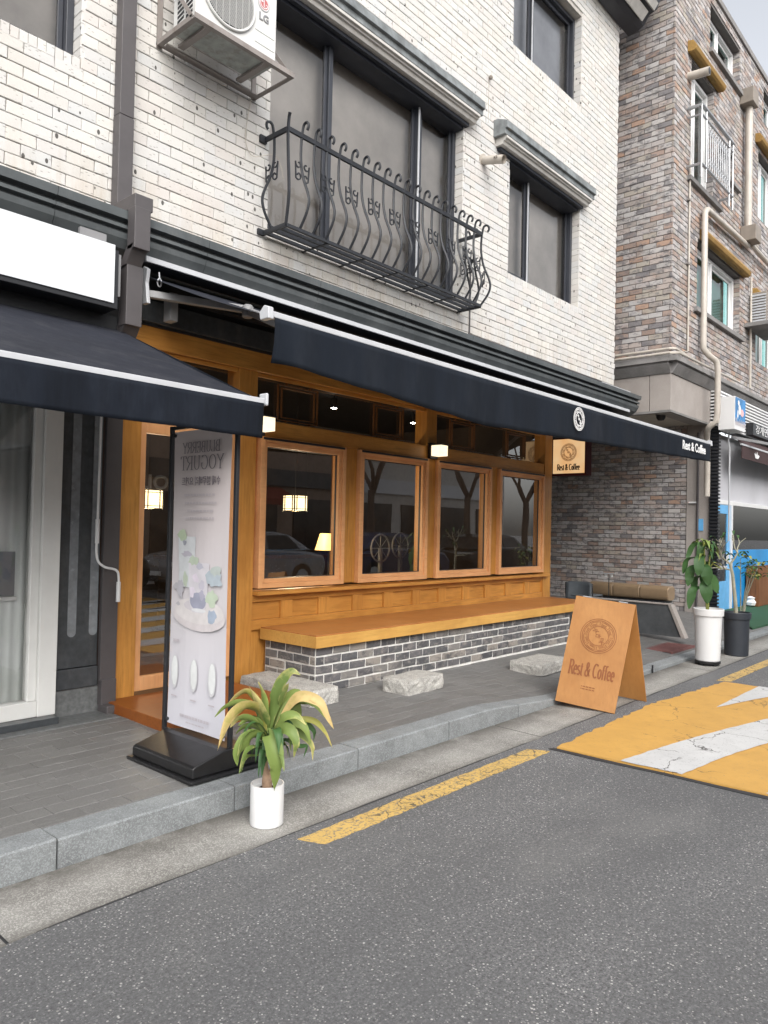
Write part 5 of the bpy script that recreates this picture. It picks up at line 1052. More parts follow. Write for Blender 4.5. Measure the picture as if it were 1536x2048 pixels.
bw = thing('shop_awning', 'maroon brown awning rolled in over the right shop', 'awning', (17, 4.3, 3.2)); Box('front_bar', 'alu', bw, 14.88, 21, 4.26, 4.30, 3.30, 3.335, .004); Box('valance', 'brown_awning', bw, 14.92, 21, 4.27, 4.285, 3.06, 3.298, 0)
MB().add([(14.92, 4.28, 3.32), (21, 4.28, 3.32), (21, 4.44, 3.50), (14.92, 4.44, 3.50)], [(0, 1, 2, 3)]).build('canopy', 'brown_awning', bw); MB().add([(15.86+.17*p, 4.266, 3.19+.07*q) for p, q in ((-1, .5), (-.7, -.9), (.5, -.9), (1, -.1), (.6, .3), (.35, -.1), (.1, 1.1), (-.15, .1), (-.5, .8), (-.6, .2))], [tuple(range(10))]).build('emblem', 'print_white', bw)
MB().obox((14.75, 4.40, 3.42), (.9, -.40, -.06), (.03, .03, 0), (0, 0, .05)).build('arm', 'alu_grey', bw)
ck = MB().tube([(14.34, 4.40, 3.45), (14.42, 4.38, 3.6), (14.50, 4.38, 3.52), (14.46, 4.38, 3.35), (14.47, 4.36, 3.2), (14.47, 4.36, 1.5)], .014, 8); tag(ck.build('awning_crank', 'alu', smooth=True), 'white crank rod hanging down the black slatted column', 'crank')
# turf and wooden crate in front of the right shop
tag(MB().add([(14.66, 4.62, .178), (13.3, 3.62, .09), (22, 3.4, .10), (22, 4.62, .178), (14.66, 4.62, .05), (13.3, 3.62, .03), (22, 3.4, .03), (22, 4.62, .05)], [(0, 1, 2, 3), (0, 4, 5, 1), (1, 5, 6, 2), (2, 6, 7, 3), (3, 7, 4, 0)]).build('turf_mat', 'turf'), 'green artificial turf in front of the striped shop', 'turf')
dk = thing('slatted_planter', 'cedar slatted planter box on the green turf', 'planter box', (16.9, 4.1, .17)); Box('core', 'soil', dk, 16.56, 17.6, 4.42, 4.60, .18, .90, 0)
for k in range(11): Box('slat', 'deck', dk, 16.52+.1*k, 16.61+.1*k, 4.385, 4.41, .17, 1.0, .002)
for k in range(5): Box('slat', 'deck', dk, 16.50, 16.518, 4.40+.045*k, 4.44+.045*k, .17, 1.0, .002)
bg_ = MB().lathe([(.02, 0), (.09, .02), (.11, .08), (.07, .13), (.09, .17), (.02, .2)], (16.4, 4.5, .178), 7); tag(bg_.build('white_bag', 'print_white', smooth=True), 'small crumpled white bag beside the cedar planter', 'bag')
tb = thing('notice_board', 'small pale blue notice clipped to the cement pier', 'notice', (14.2, 4.82, 1.75)); Box('sheet', 'blue', tb, 14.245, 14.255, 4.74, 4.86, 1.68, 1.9, .002)
tp = thing('conduit_pipe', 'dark conduit and white elbow running down the cement pier', 'conduit', (14.23, 4.83, 1)); Tube('pipe', 'pipe_dark', tp, [(14.235, 4.84, 3.5), (14.235, 4.84, .2)], .02, 8); Tube('elbow', 'white_plastic', tp, [(14.23, 5.0, 2.2), (14.23, 4.87, 2.2)], .018, 8)
# ------------------------------------------------------------------ folding sign board
ab = thing('folding_sign', 'orange plywood folding sign with a round emblem straddling the kerb', 'sandwich board', (6.62, 3.1, .0))
TL, TR = Vector((6.55, 3.34, 1.0)), Vector((6.70, 2.82, .945)); BL, BR = Vector((6.20, 3.355, .062)), Vector((6.35, 2.85, .004)); BL2, BR2 = Vector((6.92, 3.345, .053)), Vector((7.06, 2.85, .004))
def panel(name, a, b, c, d, th, mat):           # a,b bottom; c,d top
    n = (b-a).cross(d-a).normalized()*th; return MB().add([a, b, c, d, a-n, b-n, c-n, d-n], [(0, 1, 2, 3), (7, 6, 5, 4), (0, 4, 5, 1), (1, 5, 6, 2), (2, 6, 7, 3), (3, 7, 4, 0)]).build(name, mat, ab, bevel=.002)
panel('front_panel', BL, BR, TR, TL, .014, 'board')
o2 = Vector((.017, .004, 0)); panel('back_panel', BR2, BL2, TL+o2, TR+o2, .014, 'board')
U = (BR-BL).normalized(); V = ((TL+TR)/2-(BL+BR)/2).normalized(); Nn = U.cross(V).normalized(); V = Nn.cross(U).normalized()
def bp(s, t): return BL.lerp(BR, s).lerp(TL.lerp(TR, s), t)
logo(ab, 'burnt', bp(.50, .655), U, V, .160, .004, .032)
serif('Rest & Coffee', ab, 'burnt', bp(.50, .335), U, V, .125, .41, .20, .085, .004)
for k, ww in enumerate((.10, .12)):
    m = MB()
    for j in range(9): s = .38+.24*j/9; p = bp(s, .175-.022*k); m.add([p+Nn*.004, p+U*.008*(1+j % 2)+Nn*.004, p+U*.008*(1+j % 2)+V*.008+Nn*.004, p+V*.008+Nn*.004], [(0, 1, 2, 3)])
    m.build('lettering', 'burnt', ab)
for s in (.12, .72):
    p = TL.lerp(TR, s)+Vector((.0, 0, .003)); d = (TR-TL).normalized()*.08; MB().obox(p, d, (.035, .01, 0), (0, 0, .004)).build('hinge', 'alu', ab)
# ------------------------------------------------------------------ banner stand
bn2 = thing('banner_stand', 'tall drink banner in a black frame on a black weighted base, seen from behind', 'banner', (2.7, 3.9, .15))
MB().box(2.43, 2.955, 3.53, 4.22, .150, .172).build('base_plate', 'black_plastic', bn2, bevel=.008)
MB().prism([(2.455, .173), (2.455, .232), (2.475, .242), (2.66, .292), (2.70, .295), (2.92, .262), (2.935, .25), (2.935, .173)], 'y', 3.555, 4.195).build('weight_base', 'black_plastic', bn2, bevel=.010, seg=3)
for y in (3.60, 4.295): Box('pole', 'black', bn2, 2.728, 2.752, y-.013, y+.013, .18, 2.235, .003)
Box('cross_bar', 'black', bn2, 2.73, 2.75, 3.613, 4.283, .255, .278, .002); Box('cross_bar', 'black', bn2, 2.73, 2.75, 3.613, 4.283, 2.21, 2.233, .002)
mb = MB()
def cl(i, k): u, v = i/12, k/30; return (2.738+.006*math.sin(u*5+v*4)*math.sin(PI*u), 3.648+(4.262-3.648)*u-(.012*math.sin(PI*v) if u > .99 else 0)+(.012*math.sin(PI*v) if u < .01 else 0), .315+(2.195-.315)*v)
for i in range(12):
    for k in range(30): mb.quad(cl(i, k), cl(i, k+1), cl(i+1, k+1), cl(i+1, k))
bcl = mb.build('banner_cloth', 'banner', bn2, smooth=True)
for y, z in ((4.25, 2.17), (3.66, 2.17), (4.25, .34), (3.66, .34)): Tube('eyelet', 'black', bn2, [(2.741, y, z), (2.720, y, z)], .011, 10)
PX = 2.722
serif('BLUBERRY', bn2, 'print_grey', (PX, 3.945, 2.082), (0, 1, 0), (0, 0, 1), .066, .40, .12, .05, 0.0)
serif('YOGURT', bn2, 'print_grey', (PX, 3.935, 1.985), (0, 1, 0), (0, 0, 1), .086, .46, .11, .04, 0.0)
text('수제 블루베리 요거트', bn2, 'print_grey', (PX, 3.94, 1.865), (0, 1, 0), (0, 0, 1), .062, .75)
FAD = {}
def fm(c):
    if c not in FAD: FAD[c] = plain('faded print', c, .7, var=.08, scale=14)
    M['_f'+str(c)] = FAD[c]; return '_f'+str(c)
lay = [0]
def blob(cy, cz, ry, rz, c, n=18, wob_=.0, seed=0, a0=0, a1=360):
    R = random.Random(seed); lay[0] += 1; x = 2.7265-lay[0]*.00012
    P = [(x, cy+ry*math.cos(math.radians(a0+(a1-a0)*k/n))*(1+R.uniform(-wob_, wob_)), cz+rz*math.sin(math.radians(a0+(a1-a0)*k/n))*(1+R.uniform(-wob_, wob_))) for k in range(n)]
    return MB().add(P, [tuple(range(n))]).build('printed_shape', fm(c), bn2)
def poly(pts, c): lay[0] += 1; x = 2.7265-lay[0]*.00012; return MB().add([(x, p[0], p[1]) for p in pts], [tuple(range(len(pts)))]).build('printed_shape', fm(c), bn2)
blob(3.93, 1.03, .275, .095, (.60, .56, .57)); blob(3.93, 1.06, .26, .08, (.64, .61, .61)); blob(3.97, 1.09, .12, .035, (.55, .52, .55))
poly([(4.17, 1.52), (3.98, 1.52), (3.99, 1.2), (4.15, 1.2)], (.56, .58, .60)); poly([(4.05, 1.36), (3.83, 1.36), (3.85, 1.10), (3.88, 1.05), (4.0, 1.05), (4.03, 1.10)], (.60, .58, .62))
blob(3.94, 1.12, .085, .055, (.33, .34, .43)); blob(3.93, 1.065, .075, .012, (.66, .67, .69))
for k, (y, z, a, b, c) in enumerate(((4.13, 1.53, .045, .035, (.42, .50, .36)), (4.10, 1.48, .022, .018, (.30, .31, .36)), (4.07, 1.41, .05, .02, (.44, .42, .48)), (4.0, 1.37, .05, .03, (.45, .52, .42)), (3.93, 1.34, .04, .02, (.45, .45, .52)), (4.13, 1.18, .035, .06, (.44, .43, .47)), (4.18, 1.2, .03, .02, (.44, .43, .46)),
        (3.78, 1.27, .09, .06, (.42, .48, .53)), (3.76, 1.32, .07, .03, (.47, .52, .50)), (3.80, 1.15, .06, .05, (.50, .58, .46)), (3.79, 1.04, .04, .04, (.36, .42, .52)), (3.97, 1.26, .03, .03, (.66, .60, .68)), (3.90, 1.22, .035, .03, (.52, .50, .57)), (4.0, 1.18, .03, .035, (.66, .61, .69)), (3.90, 1.16, .03, .03, (.40, .39, .48)), (4.15, 1.09, .02, .012, (.46, .45, .48)), (4.08, 1.25, .025, .05, (.45, .51, .42)))): blob(y, z, a, b, c, 14, .35, k)
for k, y in enumerate((4.17, 3.96, 3.77)):
    z = .66-.03*k*0; blob(y, z, .040, .105, (.58, .58, .60), 20, .03, k); blob(y, z+.005, .032, .092, (.70, .72, .72), 20, .02, k)
for (z, n, hh, wv) in ((1.775, 9, .014, .30), (1.725, 10, .014, .34), (1.675, 8, .014, .28), (1.63, 9, .014, .30), (.845, 2, .02, .06), (.50, 3, .01, .2), (.385, 8, .018, .30), (.355, 6, .009, .2)):
    m = MB(); R = random.Random(int(z*100)); y = 3.94-wv/2
    if n == 2: y = 4.13
    if n == 3:
        for yy in (4.17, 3.96, 3.77): m.add([(PX, yy-.03, z), (PX, yy+.03, z), (PX, yy+.03, z+.008), (PX, yy-.03, z+.008)], [(0, 1, 2, 3)])
    else:
        e = y+wv
        while y < e:
            l = R.uniform(.012, .03); yy = y; 
            while yy < y+l: m.add([(PX, yy, z), (PX, yy+.005, z), (PX, yy+.005, z+hh), (PX, yy, z+hh)], [(0, 1, 2, 3)]); yy += .0075
            y += l+.009
    m.build('lettering', fm((.47, .43, .46)), bn2)
# ------------------------------------------------------------------ plants
def leaf(parent, pts, width, mat, fold=.25, name='leaf', tip=.9, tt0=0.0, side=None, oval=False, twist=0.0):
    P = smoothpath(pts, 5); m = len(P); mb = MB(); vs = []; tt = []
    for i, p in enumerate(P):
        t = i/(m-1); d = (P[min(i+1, m-1)]-P[max(i-1, 0)]).normalized()
        s = (d.cross(fw)*.8+Vector((fw.x, fw.y, 0))*.45) if side == 'face' else side if side is not None else Vector((0, 0, 1)).cross(d)
        s = Vector(s)-d*Vector(s).dot(d); s = s.normalized() if s.length > 1e-4 else Vector((1, 0, 0)); nn = s.cross(d).normalized()
        if nn.z < 0: nn = -nn
        if twist: a = twist*t; s = s*math.cos(a)+nn*math.sin(a); nn = d.cross(s)
        wv = math.sin(PI*min(1, t*1.02)**(.75 if not oval else .9))**(.65 if not oval else .8) if not oval else math.sin(PI*t)**.7
        if not oval: wv = max(.12*(1-t), min(1, (t/.35)**.6)*min(1, ((1-t)/.45)**.8))
        h = width/2*wv; rip = .05*width*math.sin(t*14+width*300)
        for q, dn in ((-1, fold*h+rip), (-.5, fold*.35*h), (0, 0), (.5, fold*.35*h), (1, fold*h-rip)):
            vs.append(p+s*h*q+nn*dn*(1 if not oval else .5)); tt.append(max(0.0, tt0+(t**2.2)*tip+(.18 if abs(q) == 1 else 0)))
    fs = [(i*5+k, i*5+k+1, (i+1)*5+k+1, (i+1)*5+k) for i in range(m-1) for k in range(4)]
    mb.add(vs, fs, 0.0, tt); return mb.build(name, mat, parent, smooth=True)
dr_ = thing('potted_dracaena', 'yellowing strap-leaved plant in a white pot at the kerb', 'potted plant', (2.63, 3.12, .006))
MB().lathe([(.082, 0), (.088, .006), (.0895, .02), (.0895, .215), (.088, .218), (.083, .218), (.082, .19), (.0, .19)], (2.63, 3.12, .006), 48).build('pot', 'white_plastic', dr_, smooth=True)
MB().lathe([(.081, 0), (.081, .012), (.03, .018), (.001, .018)], (2.63, 3.12, .180), 24).build('soil', 'soil', dr_)
BS = Vector((2.63, 3.12, .20))
def S(base, dx, dy, dep=0.0, k=370.0): return base+rt*(dx/k)+up*(-dy/k)+Vector((fw.x, fw.y, 0))*dep
tr_ = MB().tube(smoothpath([S(BS, 0, 6), S(BS, -1, -14), S(BS, -3, -28, .0), S(BS, -5, -50, -.01), S(BS, -3, -70, -.01)], 3), [.024, .026, .027, .026, .023, .020, .019, .018, .018, .017, .017, .016, .015], 10)
tr_.tube(smoothpath([S(BS, 4, -12, .0), S(BS, 10, -35, .012), S(BS, 14, -52, .015), S(BS, 14, -78, .015)], 3), [.022, .020, .019, .017, .017, .016, .015, .015, .014, .014], 9).build('trunk', 'bark', dr_, smooth=True)
# leaf midribs in a fan round the crown; numbers are sideways, down and depth offsets in the plant's own frame
O_ = Vector((2.63, 3.12, .20)); CX, CY = 533, 1571
def zz(x, y, d=0.0): return S(O_, 350+x/3.84-CX, 1300+y/3.84-CY, d)
LV = [([(715, 640, 0), (735, 480, -.02), (800, 270, -.04), (890, 150, -.05), (965, 175, -.05)], .072, 'leaf', .35, .0),
      ([(705, 600, 0), (690, 500, -.03), (640, 370, -.06), (583, 250, -.08)], .058, 'leaf', .9, .1),
      ([(690, 640, 0), (660, 470, -.02), (560, 400, -.09), (450, 480, -.13), (370, 700, -.15)], .078, 'leaf_dry', .5, .25),
      ([(680, 620, .02), (600, 450, .05), (470, 430, .09), (350, 470, .11), (262, 552, .12)], .046, 'leaf', .1, .0),
      ([(690, 600, .02), (610, 420, .06), (540, 350, .08), (470, 360, .1), (370, 440, .12)], .050, 'leaf_dry', .5, .1),
      ([(700, 700, 0), (640, 635, -.05), (580, 640, -.09), (510, 720, -.12), (505, 825, -.12)], .088, 'leaf', -.1, .0),
      ([(715, 640, -.02), (740, 610, -.09), (780, 700, -.14), (800, 850, -.15), (785, 1000, -.14)], .098, 'leaf', .25, .05),
      ([(730, 640, .03), (770, 520, .05), (850, 430, .06), (930, 405, .05), (1005, 425, .04)], .070, 'leaf', .3, .0),
      ([(740, 620, .04), (810, 430, .06), (900, 345, .06), (1000, 400, .04), (1050, 440, .02)], .050, 'leaf', .5, .0),
      ([(745, 640, .0), (860, 440, .0), (960, 345, -.02), (1100, 380, -.04), (1160, 480, -.05), (1212, 580, -.05)], .060, 'leaf_dry', .9, .45),
      ([(740, 640, 0), (850, 430, .04), (960, 380, .05), (1060, 430, .05), (1145, 540, .05)], .055, 'leaf', .2, .0),
      ([(740, 660, -.02), (830, 570, -.07), (900, 580, -.1), (940, 660, -.12), (925, 765, -.12)], .064, 'leaf', .45, .0),
      ([(745, 640, .0), (840, 545, .0), (940, 545, -.01), (1000, 600, -.02), (1035, 700, -.02)], .058, 'leaf', .2, .0),
      ([(750, 680, .02), (860, 610, .03), (970, 660, .03), (1040, 740, .02), (1045, 845, .02)], .042, 'leaf', .6, .1),
      ([(750, 640, .05), (900, 560, .07), (1040, 565, .08), (1130, 650, .08), (1190, 775, .08)], .034, 'leaf_dry', .5, .2),
      ([(700, 700, .03), (600, 610, .06), (500, 620, .09), (430, 680, .1)], .040, 'leaf', .0, .0),
      ([(690, 690, .05), (520, 560, .1), (400, 590, .14), (330, 650, .16), (285, 725, .17)], .030, 'leaf_dark', .3, .0),
      ([(750, 690, .03), (850, 700, .04), (940, 740, .03), (1000, 740, .02), (975, 825, .02)], .026, 'leaf_dark', .3, .0),
      ([(740, 660, .06), (860, 620, .1), (960, 600, .12), (1040, 660, .12), (1040, 740, .12)], .040, 'leaf_dark', .2, .0),
      ([(740, 640, .05), (800, 520, .1), (890, 470, .12), (920, 520, .12), (930, 600, .12)], .060, 'leaf', .0, .0),
      ([(700, 640, .05), (640, 520, .1), (590, 450, .13), (560, 500, .15)], .06, 'leaf_dark', .0, .0),
      ([(700, 680, .02), (640, 560, .0), (560, 520, -.03), (490, 560, -.05)], .052, 'leaf', .1, .0),
      ([(1000, 350, .0), (1040, 345, -.03), (1090, 380, -.04), (1150, 450, -.04)], .040, 'leaf_dry', .4, .5),
      ([(860, 430, .03), (875, 400, .03), (900, 385, .03)], .02, 'leaf_dry', .5, .6)]
LV += [([(700, 640, .0), (690, 470, -.01), (675, 330, -.02), (640, 230, -.03)], .045, 'leaf', .9, .15), ([(720, 640, .01), (770, 450, .03), (830, 320, .05), (860, 260, .05)], .045, 'leaf', .8, .1), ([(690, 660, .0), (600, 520, -.04), (500, 500, -.06), (440, 560, -.08)], .05, 'leaf', .8, .1), ([(740, 650, .0), (830, 500, -.05), (930, 470, -.07), (1010, 540, -.08)], .05, 'leaf', .7, .1)]
for pts, wd_, mt_, tip, t0 in LV:
    leaf(dr_, [zz(*p) for p in pts], wd_*.95, mt_, .3, tip=tip, tt0=t0, side='face')
R = random.Random(9)
for k in range(24):
    a = R.uniform(0, 2*PI); l = R.uniform(.10, .22); c = zz(715+R.uniform(-25, 35), 700+R.uniform(-90, 120), 0); h = R.uniform(.0, .12)
    d = Vector((math.cos(a), math.sin(a), 0)); leaf(dr_, [c, c+d*l*.45+Vector((0, 0, h)), c+d*l*.8+Vector((0, 0, h*.7)), c+d*l+Vector((0, 0, h*.1-.07))], R.uniform(.028, .05), 'leaf_dark' if k % 3 else 'leaf', .3, tip=.2)
# tall white pot
wp = thing('potted_rubber_plant', 'glossy-leaved plant in a tall white pot on a black caster base', 'potted plant', (9.6, 3.12, .006))
def tallpot(t, x, y, z, h, rt_, rb, mat, band=.085):
    MB().lathe([(rb-.01, 0), (rb, .01), (rt_-.022, h-band-.004), (rt_-.022, h-band), (rt_-.004, h-band+.002), (rt_, h-.006), (rt_-.004, h), (rt_-.014, h), (rt_-.02, h-.05), (.0, h-.05)], (x, y, z), 48).build('pot', mat, t, smooth=True)
    MB().lathe([(rt_-.021, 0), (rt_-.03, .008), (.001, .012)], (x, y, z+h-.052), 24).build('soil', 'soil', t)
tallpot(wp, 9.6, 3.12, .058, .64, .182, .142, 'white_plastic')
MB().lathe([(.14, 0), (.15, .005), (.15, .03), (.12, .032)], (9.6, 3.12, .027), 24).build('caster_base', 'black_plastic', wp)
for k in range(5): a = k*2*PI/5+.4; x, y = 9.6+.12*math.cos(a), 3.12+.12*math.sin(a); MB().box(x-.02, x+.02, y-.02, y+.02, .005, .04).build('caster', 'rubber', wp, bevel=.006)
WB = Vector((9.6, 3.12, .66)); k9 = 162.0
def s9(x, y, d=0.0): return S(WB, x-1415, y-1226, d, k9)
for pts, r_ in (([(1412, 1228, 0), (1410, 1180, 0), (1407, 1120, 0), (1406, 1088, 0)], .012), ([(1418, 1228, .04), (1418, 1170, .05), (1420, 1130, .05), (1424, 1100, .05)], .010), ([(1411, 1150, 0), (1420, 1130, -.05), (1434, 1140, -.1)], .010)):
    MB().tube([s9(*p) for p in pts], r_, 7).build('stem', 'stem_green', wp, smooth=True)
R = random.Random(4)
for (x, y, d, ww, ln, dx) in ((1393, 1138, -.1, .15, 34, -6), (1402, 1155, -.12, .17, 36, 4), (1382, 1160, .0, .14, 34, -8), (1404, 1190, -.1, .18, 38, 2), (1386, 1200, .0, .13, 40, -10), (1412, 1170, .1, .15, 34, 8), (1395, 1178, .08, .15, 34, -4), (1418, 1150, .1, .12, 30, 12), (1378, 1140, .06, .1, 30, -10), (1400, 1118, .0, .10, 26, -4), (1425, 1178, .0, .12, 30, 9), (1390, 1112, .1, .08, 28, -12)):
    leaf(wp, [s9(1410, y-24, 0), s9(x, y-18, d*.7), s9(x+dx*.6, y, d), s9(x+dx, y+ln-18, d)], ww*.82, 'leaf_dark', .2, tip=.15, oval=True, side=rt+Vector((fw.x, fw.y, 0))*R.uniform(-.6, .6))
for k in range(26):
    a = R.uniform(0, 2*PI); c = s9(1407+R.uniform(-6, 14), 1098+R.uniform(-8, 22), 0); d = Vector((math.cos(a), math.sin(a), 0)); l = R.uniform(.12, .24)
    leaf(wp, [c, c+d*l*.5+Vector((0, 0, .06)), c+d*l+Vector((0, 0, -.04))], R.uniform(.03, .05), 'leaf_dark' if k % 2 else 'leaf', .3, tip=.3)
leaf(wp, [s9(1418, 1128, -.05), s9(1430, 1130, -.1), s9(1440, 1142, -.12)], .07, 'leaf_dry', .2, tip=.4, tt0=.4)
# tall black pot with a bare pale stem
kp = thing('potted_bare_plant', 'bare pale-stemmed plant in a tall black pot beside the white one', 'potted plant', (10.67, 3.10, .006)); tallpot(kp, 10.67, 3.10, .006, .575, .180, .148, 'pot_dark')
KB = Vector((10.67, 3.10, .53)); 
def s10(x, y, d=0.0): return S(KB, x-1472, y-1231, d, 149.0)
MB().tube([s10(1471, 1232), s10(1468, 1190), s10(1464, 1150), s10(1459, 1128)], [.028, .024, .021, .019], 9).build('trunk', 'grey_bark', kp, smooth=True)
R = random.Random(12); tips = []
def branch(p, d, l, r_, dep):
    q = p+d*l; mid = p+d*l*.5+Vector((R.uniform(-.02, .02), R.uniform(-.02, .02), .03*l)); MB().tube([p, mid, q], [r_, r_*.85, r_*.7], 6).build('branch', 'grey_bark', kp, smooth=True)
    if dep == 0: tips.append((q, d)); return
    for k in range(2 if dep < 3 else 3):
        nd = (d+Vector((R.uniform(-.9, .9), R.uniform(-.9, .9), R.uniform(-.35, .55)))).normalized(); branch(q, nd, l*R.uniform(.65, .9), r_*.68, dep-1)
p0 = s10(1459, 1128); branch(p0, (rt*-.7+up*.6).normalized(), .16, .014, 3); branch(p0, (rt*.6+up*.9).normalized(), .18, .014, 2); branch(s10(1461, 1140), (rt*-.8+up*.15+fw*.4).normalized(), .15, .010, 2)
for i, (q, d) in enumerate(tips):
    if i % 3 == 0: leaf(kp, [q, q+d*.06+Vector((0, 0, .01)), q+d*.12+Vector((0, 0, -.05))], .035, 'leaf_dark', .3, tip=.5)
for (x, y) in ((1440, 1108), (1478, 1108), (1484, 1112), (1450, 1112)): c = s10(x, y, R.uniform(-.1, .1)); leaf(kp, [c, c+rt*.05+up*.03, c+rt*.11-up*.02], .07, 'leaf_dark', .3, tip=.5)
hb = thing('leafy_shrub', 'sparse reddish-green shrub behind the black pot', 'shrub', (12.6, 3.6, .06))
R = random.Random(22)
for k in range(5):
    a = R.uniform(0, 6.28); q = Vector((12.6+.25*math.cos(a), 3.6+.25*math.sin(a), 1.15+R.uniform(-.1, .15))); MB().tube([(12.6, 3.6, .08), (12.6+.1*math.cos(a), 3.6+.1*math.sin(a), .7), q], [.012, .009, .005], 6).build('stem', 'grey_bark', hb, smooth=True)
    for j in range(9): b = R.uniform(0, 6.28); c = q+Vector((R.uniform(-.15, .15), R.uniform(-.15, .15), R.uniform(-.15, .1))); d = Vector((math.cos(b), math.sin(b), 0)); leaf(hb, [c, c+d*.07+Vector((0, 0, .02)), c+d*.14+Vector((0, 0, -.03))], .06, 'leaf_dark' if j % 3 else 'leaf_dry', .3, tip=.4)
# ------------------------------------------------------------------ furniture in the passage
sl = thing('stone_slab_wall', 'low dark stone slab with a slanted pale end edge before the tan bench', 'low wall', (10.65, 4.6, .16))
MB().prism([(3.80, .165), (3.99, .605), (5.35, .585), (5.35, .165)], 'x', 10.60, 10.70).build('slab', 'block_stone', sl, bevel=.003)
MB().prism([(3.745, .155), (3.80, .155), (3.992, .607), (3.95, .615)], 'x', 10.585, 10.72).build('end_edge', 'cement', sl, bevel=.003); MB().box(10.585, 10.72, 3.992, 5.35, .606, .618).build('top_edge', 'cement', sl)
sf_ = thing('tan_bench', 'tan padded bench cushion in three segments behind the stone slab', 'bench', (12.1, 5.2, .165))
for a, b in ((4.50, 4.972), (4.975, 5.432), (5.435, 5.86)): MB().prism([(12.09+.15*(abs(math.cos(q))**.55)*(1 if math.cos(q) > 0 else -1), .648+.118*(abs(math.sin(q))**.6)*(1 if math.sin(q) > 0 else -1)) for q in [2*PI*k/28 for k in range(28)]], 'y', a, b).build('cushion', 'leather', sf_, smooth=True, bevel=.016, seg=3)
Box('frame', 'black', sf_, 11.96, 12.27, 4.56, 5.8, .49, .529, .003)
for x in (12.0, 12.22):
    for y in (4.62, 5.75): Tube('leg', 'chrome', sf_, [(x, y, .15), (x, y, .49)], .014, 8)
ch = thing('grey_chair', 'blue grey shell chair with chrome edge at the left of the tan bench', 'chair', (11.3, 5.7, .165))
mb = MB()
for i in range(8):
    for k in range(5):
        P = lambda a, b: (11.22+.05*math.sin(PI*a/8)*1.2+.02*b/5, 5.46+.45*a/8, .50+.30*b/5-(.02 if a in (0, 8) and b == 5 else 0)); mb.quad(P(i, k), P(i+1, k), P(i+1, k+1), P(i, k+1))
o = mb.build('backrest', 'chair_grey', ch, smooth=True); s = o.modifiers.new('shell thickness', 'SOLIDIFY'); s.thickness = .012
Box('seat', 'chair_grey', ch, 11.24, 11.66, 5.47, 5.90, .56, .59, .012)
for y in (5.45, 5.92): Tube('frame', 'chrome', ch, smoothpath([(11.23, y, .16), (11.25, y, .5), (11.235, y, .78)], 4), .010, 8); Tube('frame', 'chrome', ch, [(11.62, y, .16), (11.60, y, .56)], .010, 8)
pt_ = thing('pole_stand', 'thin black pole stand with two small white cups in front of the brick tiles', 'stand', (11.6, 5.34, .165)); Tube('pole', 'black', pt_, [(11.6, 5.34, .165), (11.6, 5.34, .90)], .007, 8); MB().lathe([(.13, 0), (.13, .012), (.02, .02)], (11.6, 5.34, .166), 20).build('foot', 'black', pt_)
for y in (5.30, 5.39): MB().lathe([(.022, 0), (.032, .05), (.034, .052), (.03, .05)], (11.6, y, .885), 16).build('cup', 'white_plastic', pt_, smooth=True)
Box('cup_tray', 'alu', pt_, 11.56, 11.64, 5.24, 5.46, .936, .944, .002)
# ------------------------------------------------------------------ the other side of the street (mirrored in the glass)
def car(x, y, mat, label, s=1.0, dirx=1):
    t = thing('parked_car', label, 'car', (x, y, 0), 'cars parked across the street'); l, wd2 = 4.5*s, .9*s
    def X(u): return x+dirx*u*s
    prof_ = [(-2.2, .35), (-2.25, .62), (-2.15, .86), (-1.6, .96), (-.75, 1.02), (.3, 1.02), (1.2, .98), (1.95, .86), (2.22, .66), (2.25, .38), (2.1, .25), (-2.1, .25)]
    MB().prism([(X(a), b*s) for a, b in prof_], 'y', y-wd2, y+wd2).build('body', mat, t, bevel=.09*s, smooth=True, seg=3)
    cab = [(-1.75, .98), (-1.1, 1.36), (-.6, 1.45), (.1, 1.46), (.6, 1.38), (1.25, 1.0)]
    vs = []; n = len(cab)
    for sy in (-1, 1):
        for a, b in cab: tpr = (b-.98)/.48; vs.append((X(a), y+sy*(wd2-.06-.16*tpr), b*s))
    MB().add(vs, [tuple(range(n))[::-1], tuple(range(n, 2*n))]+[(i, (i+1) % n, n+(i+1) % n, n+i) for i in range(n)]).build('cabin', mat, t, bevel=.03)
    for sy in (-1, 1):
        for (a0, a1, b0, b1) in ((-1.35, -.35, 1.02, 1.36), (-.25, .85, 1.02, 1.34)):
            e = .012; q = [(a0, b0), (a1, b0), (a1-(.35 if a1 > 0 else 0), b1), (a0+(.35 if a0 < -1 else 0), b1)]
            MB().add([(X(a), y+sy*(wd2-.06-.16*(b-.98)/.48+e), b*s) for a, b in q], [(0, 1, 2, 3)]).build('side_window', 'black', t)
        Box('chrome_strip', 'chrome', t, min(X(-1.5), X(1.0)), max(X(-1.5), X(1.0)), y+sy*(wd2-.03)-.006, y+sy*(wd2-.03)+.006, 1.0*s, 1.018*s, 0)
        for a in (-1.38, 1.42): 
            wx = X(a); w_ = MB().tube([(wx, y+sy*(wd2-.18), .33*s), (wx, y+sy*(wd2+.005), .33*s)], .33*s, 24).build('wheel', 'rubber', t, smooth=True); MB().tube([(wx, y+sy*(wd2+.006), .33*s), (wx, y+sy*(wd2+.016), .33*s)], .2*s, 10).build('rim', 'chrome', w_)
    for sy in (-.65, .65): Box('headlight', 'white_plastic', t, X(2.16)-.05, X(2.16)+.05, y+sy*wd2-.14, y+sy*wd2+.14, .62*s, .74*s, .02)
    Box('number_plate', 'white_plastic', t, X(2.27)-.01, X(2.27)+.01, y-.25, y+.25, .42, .52, .003)
    return t
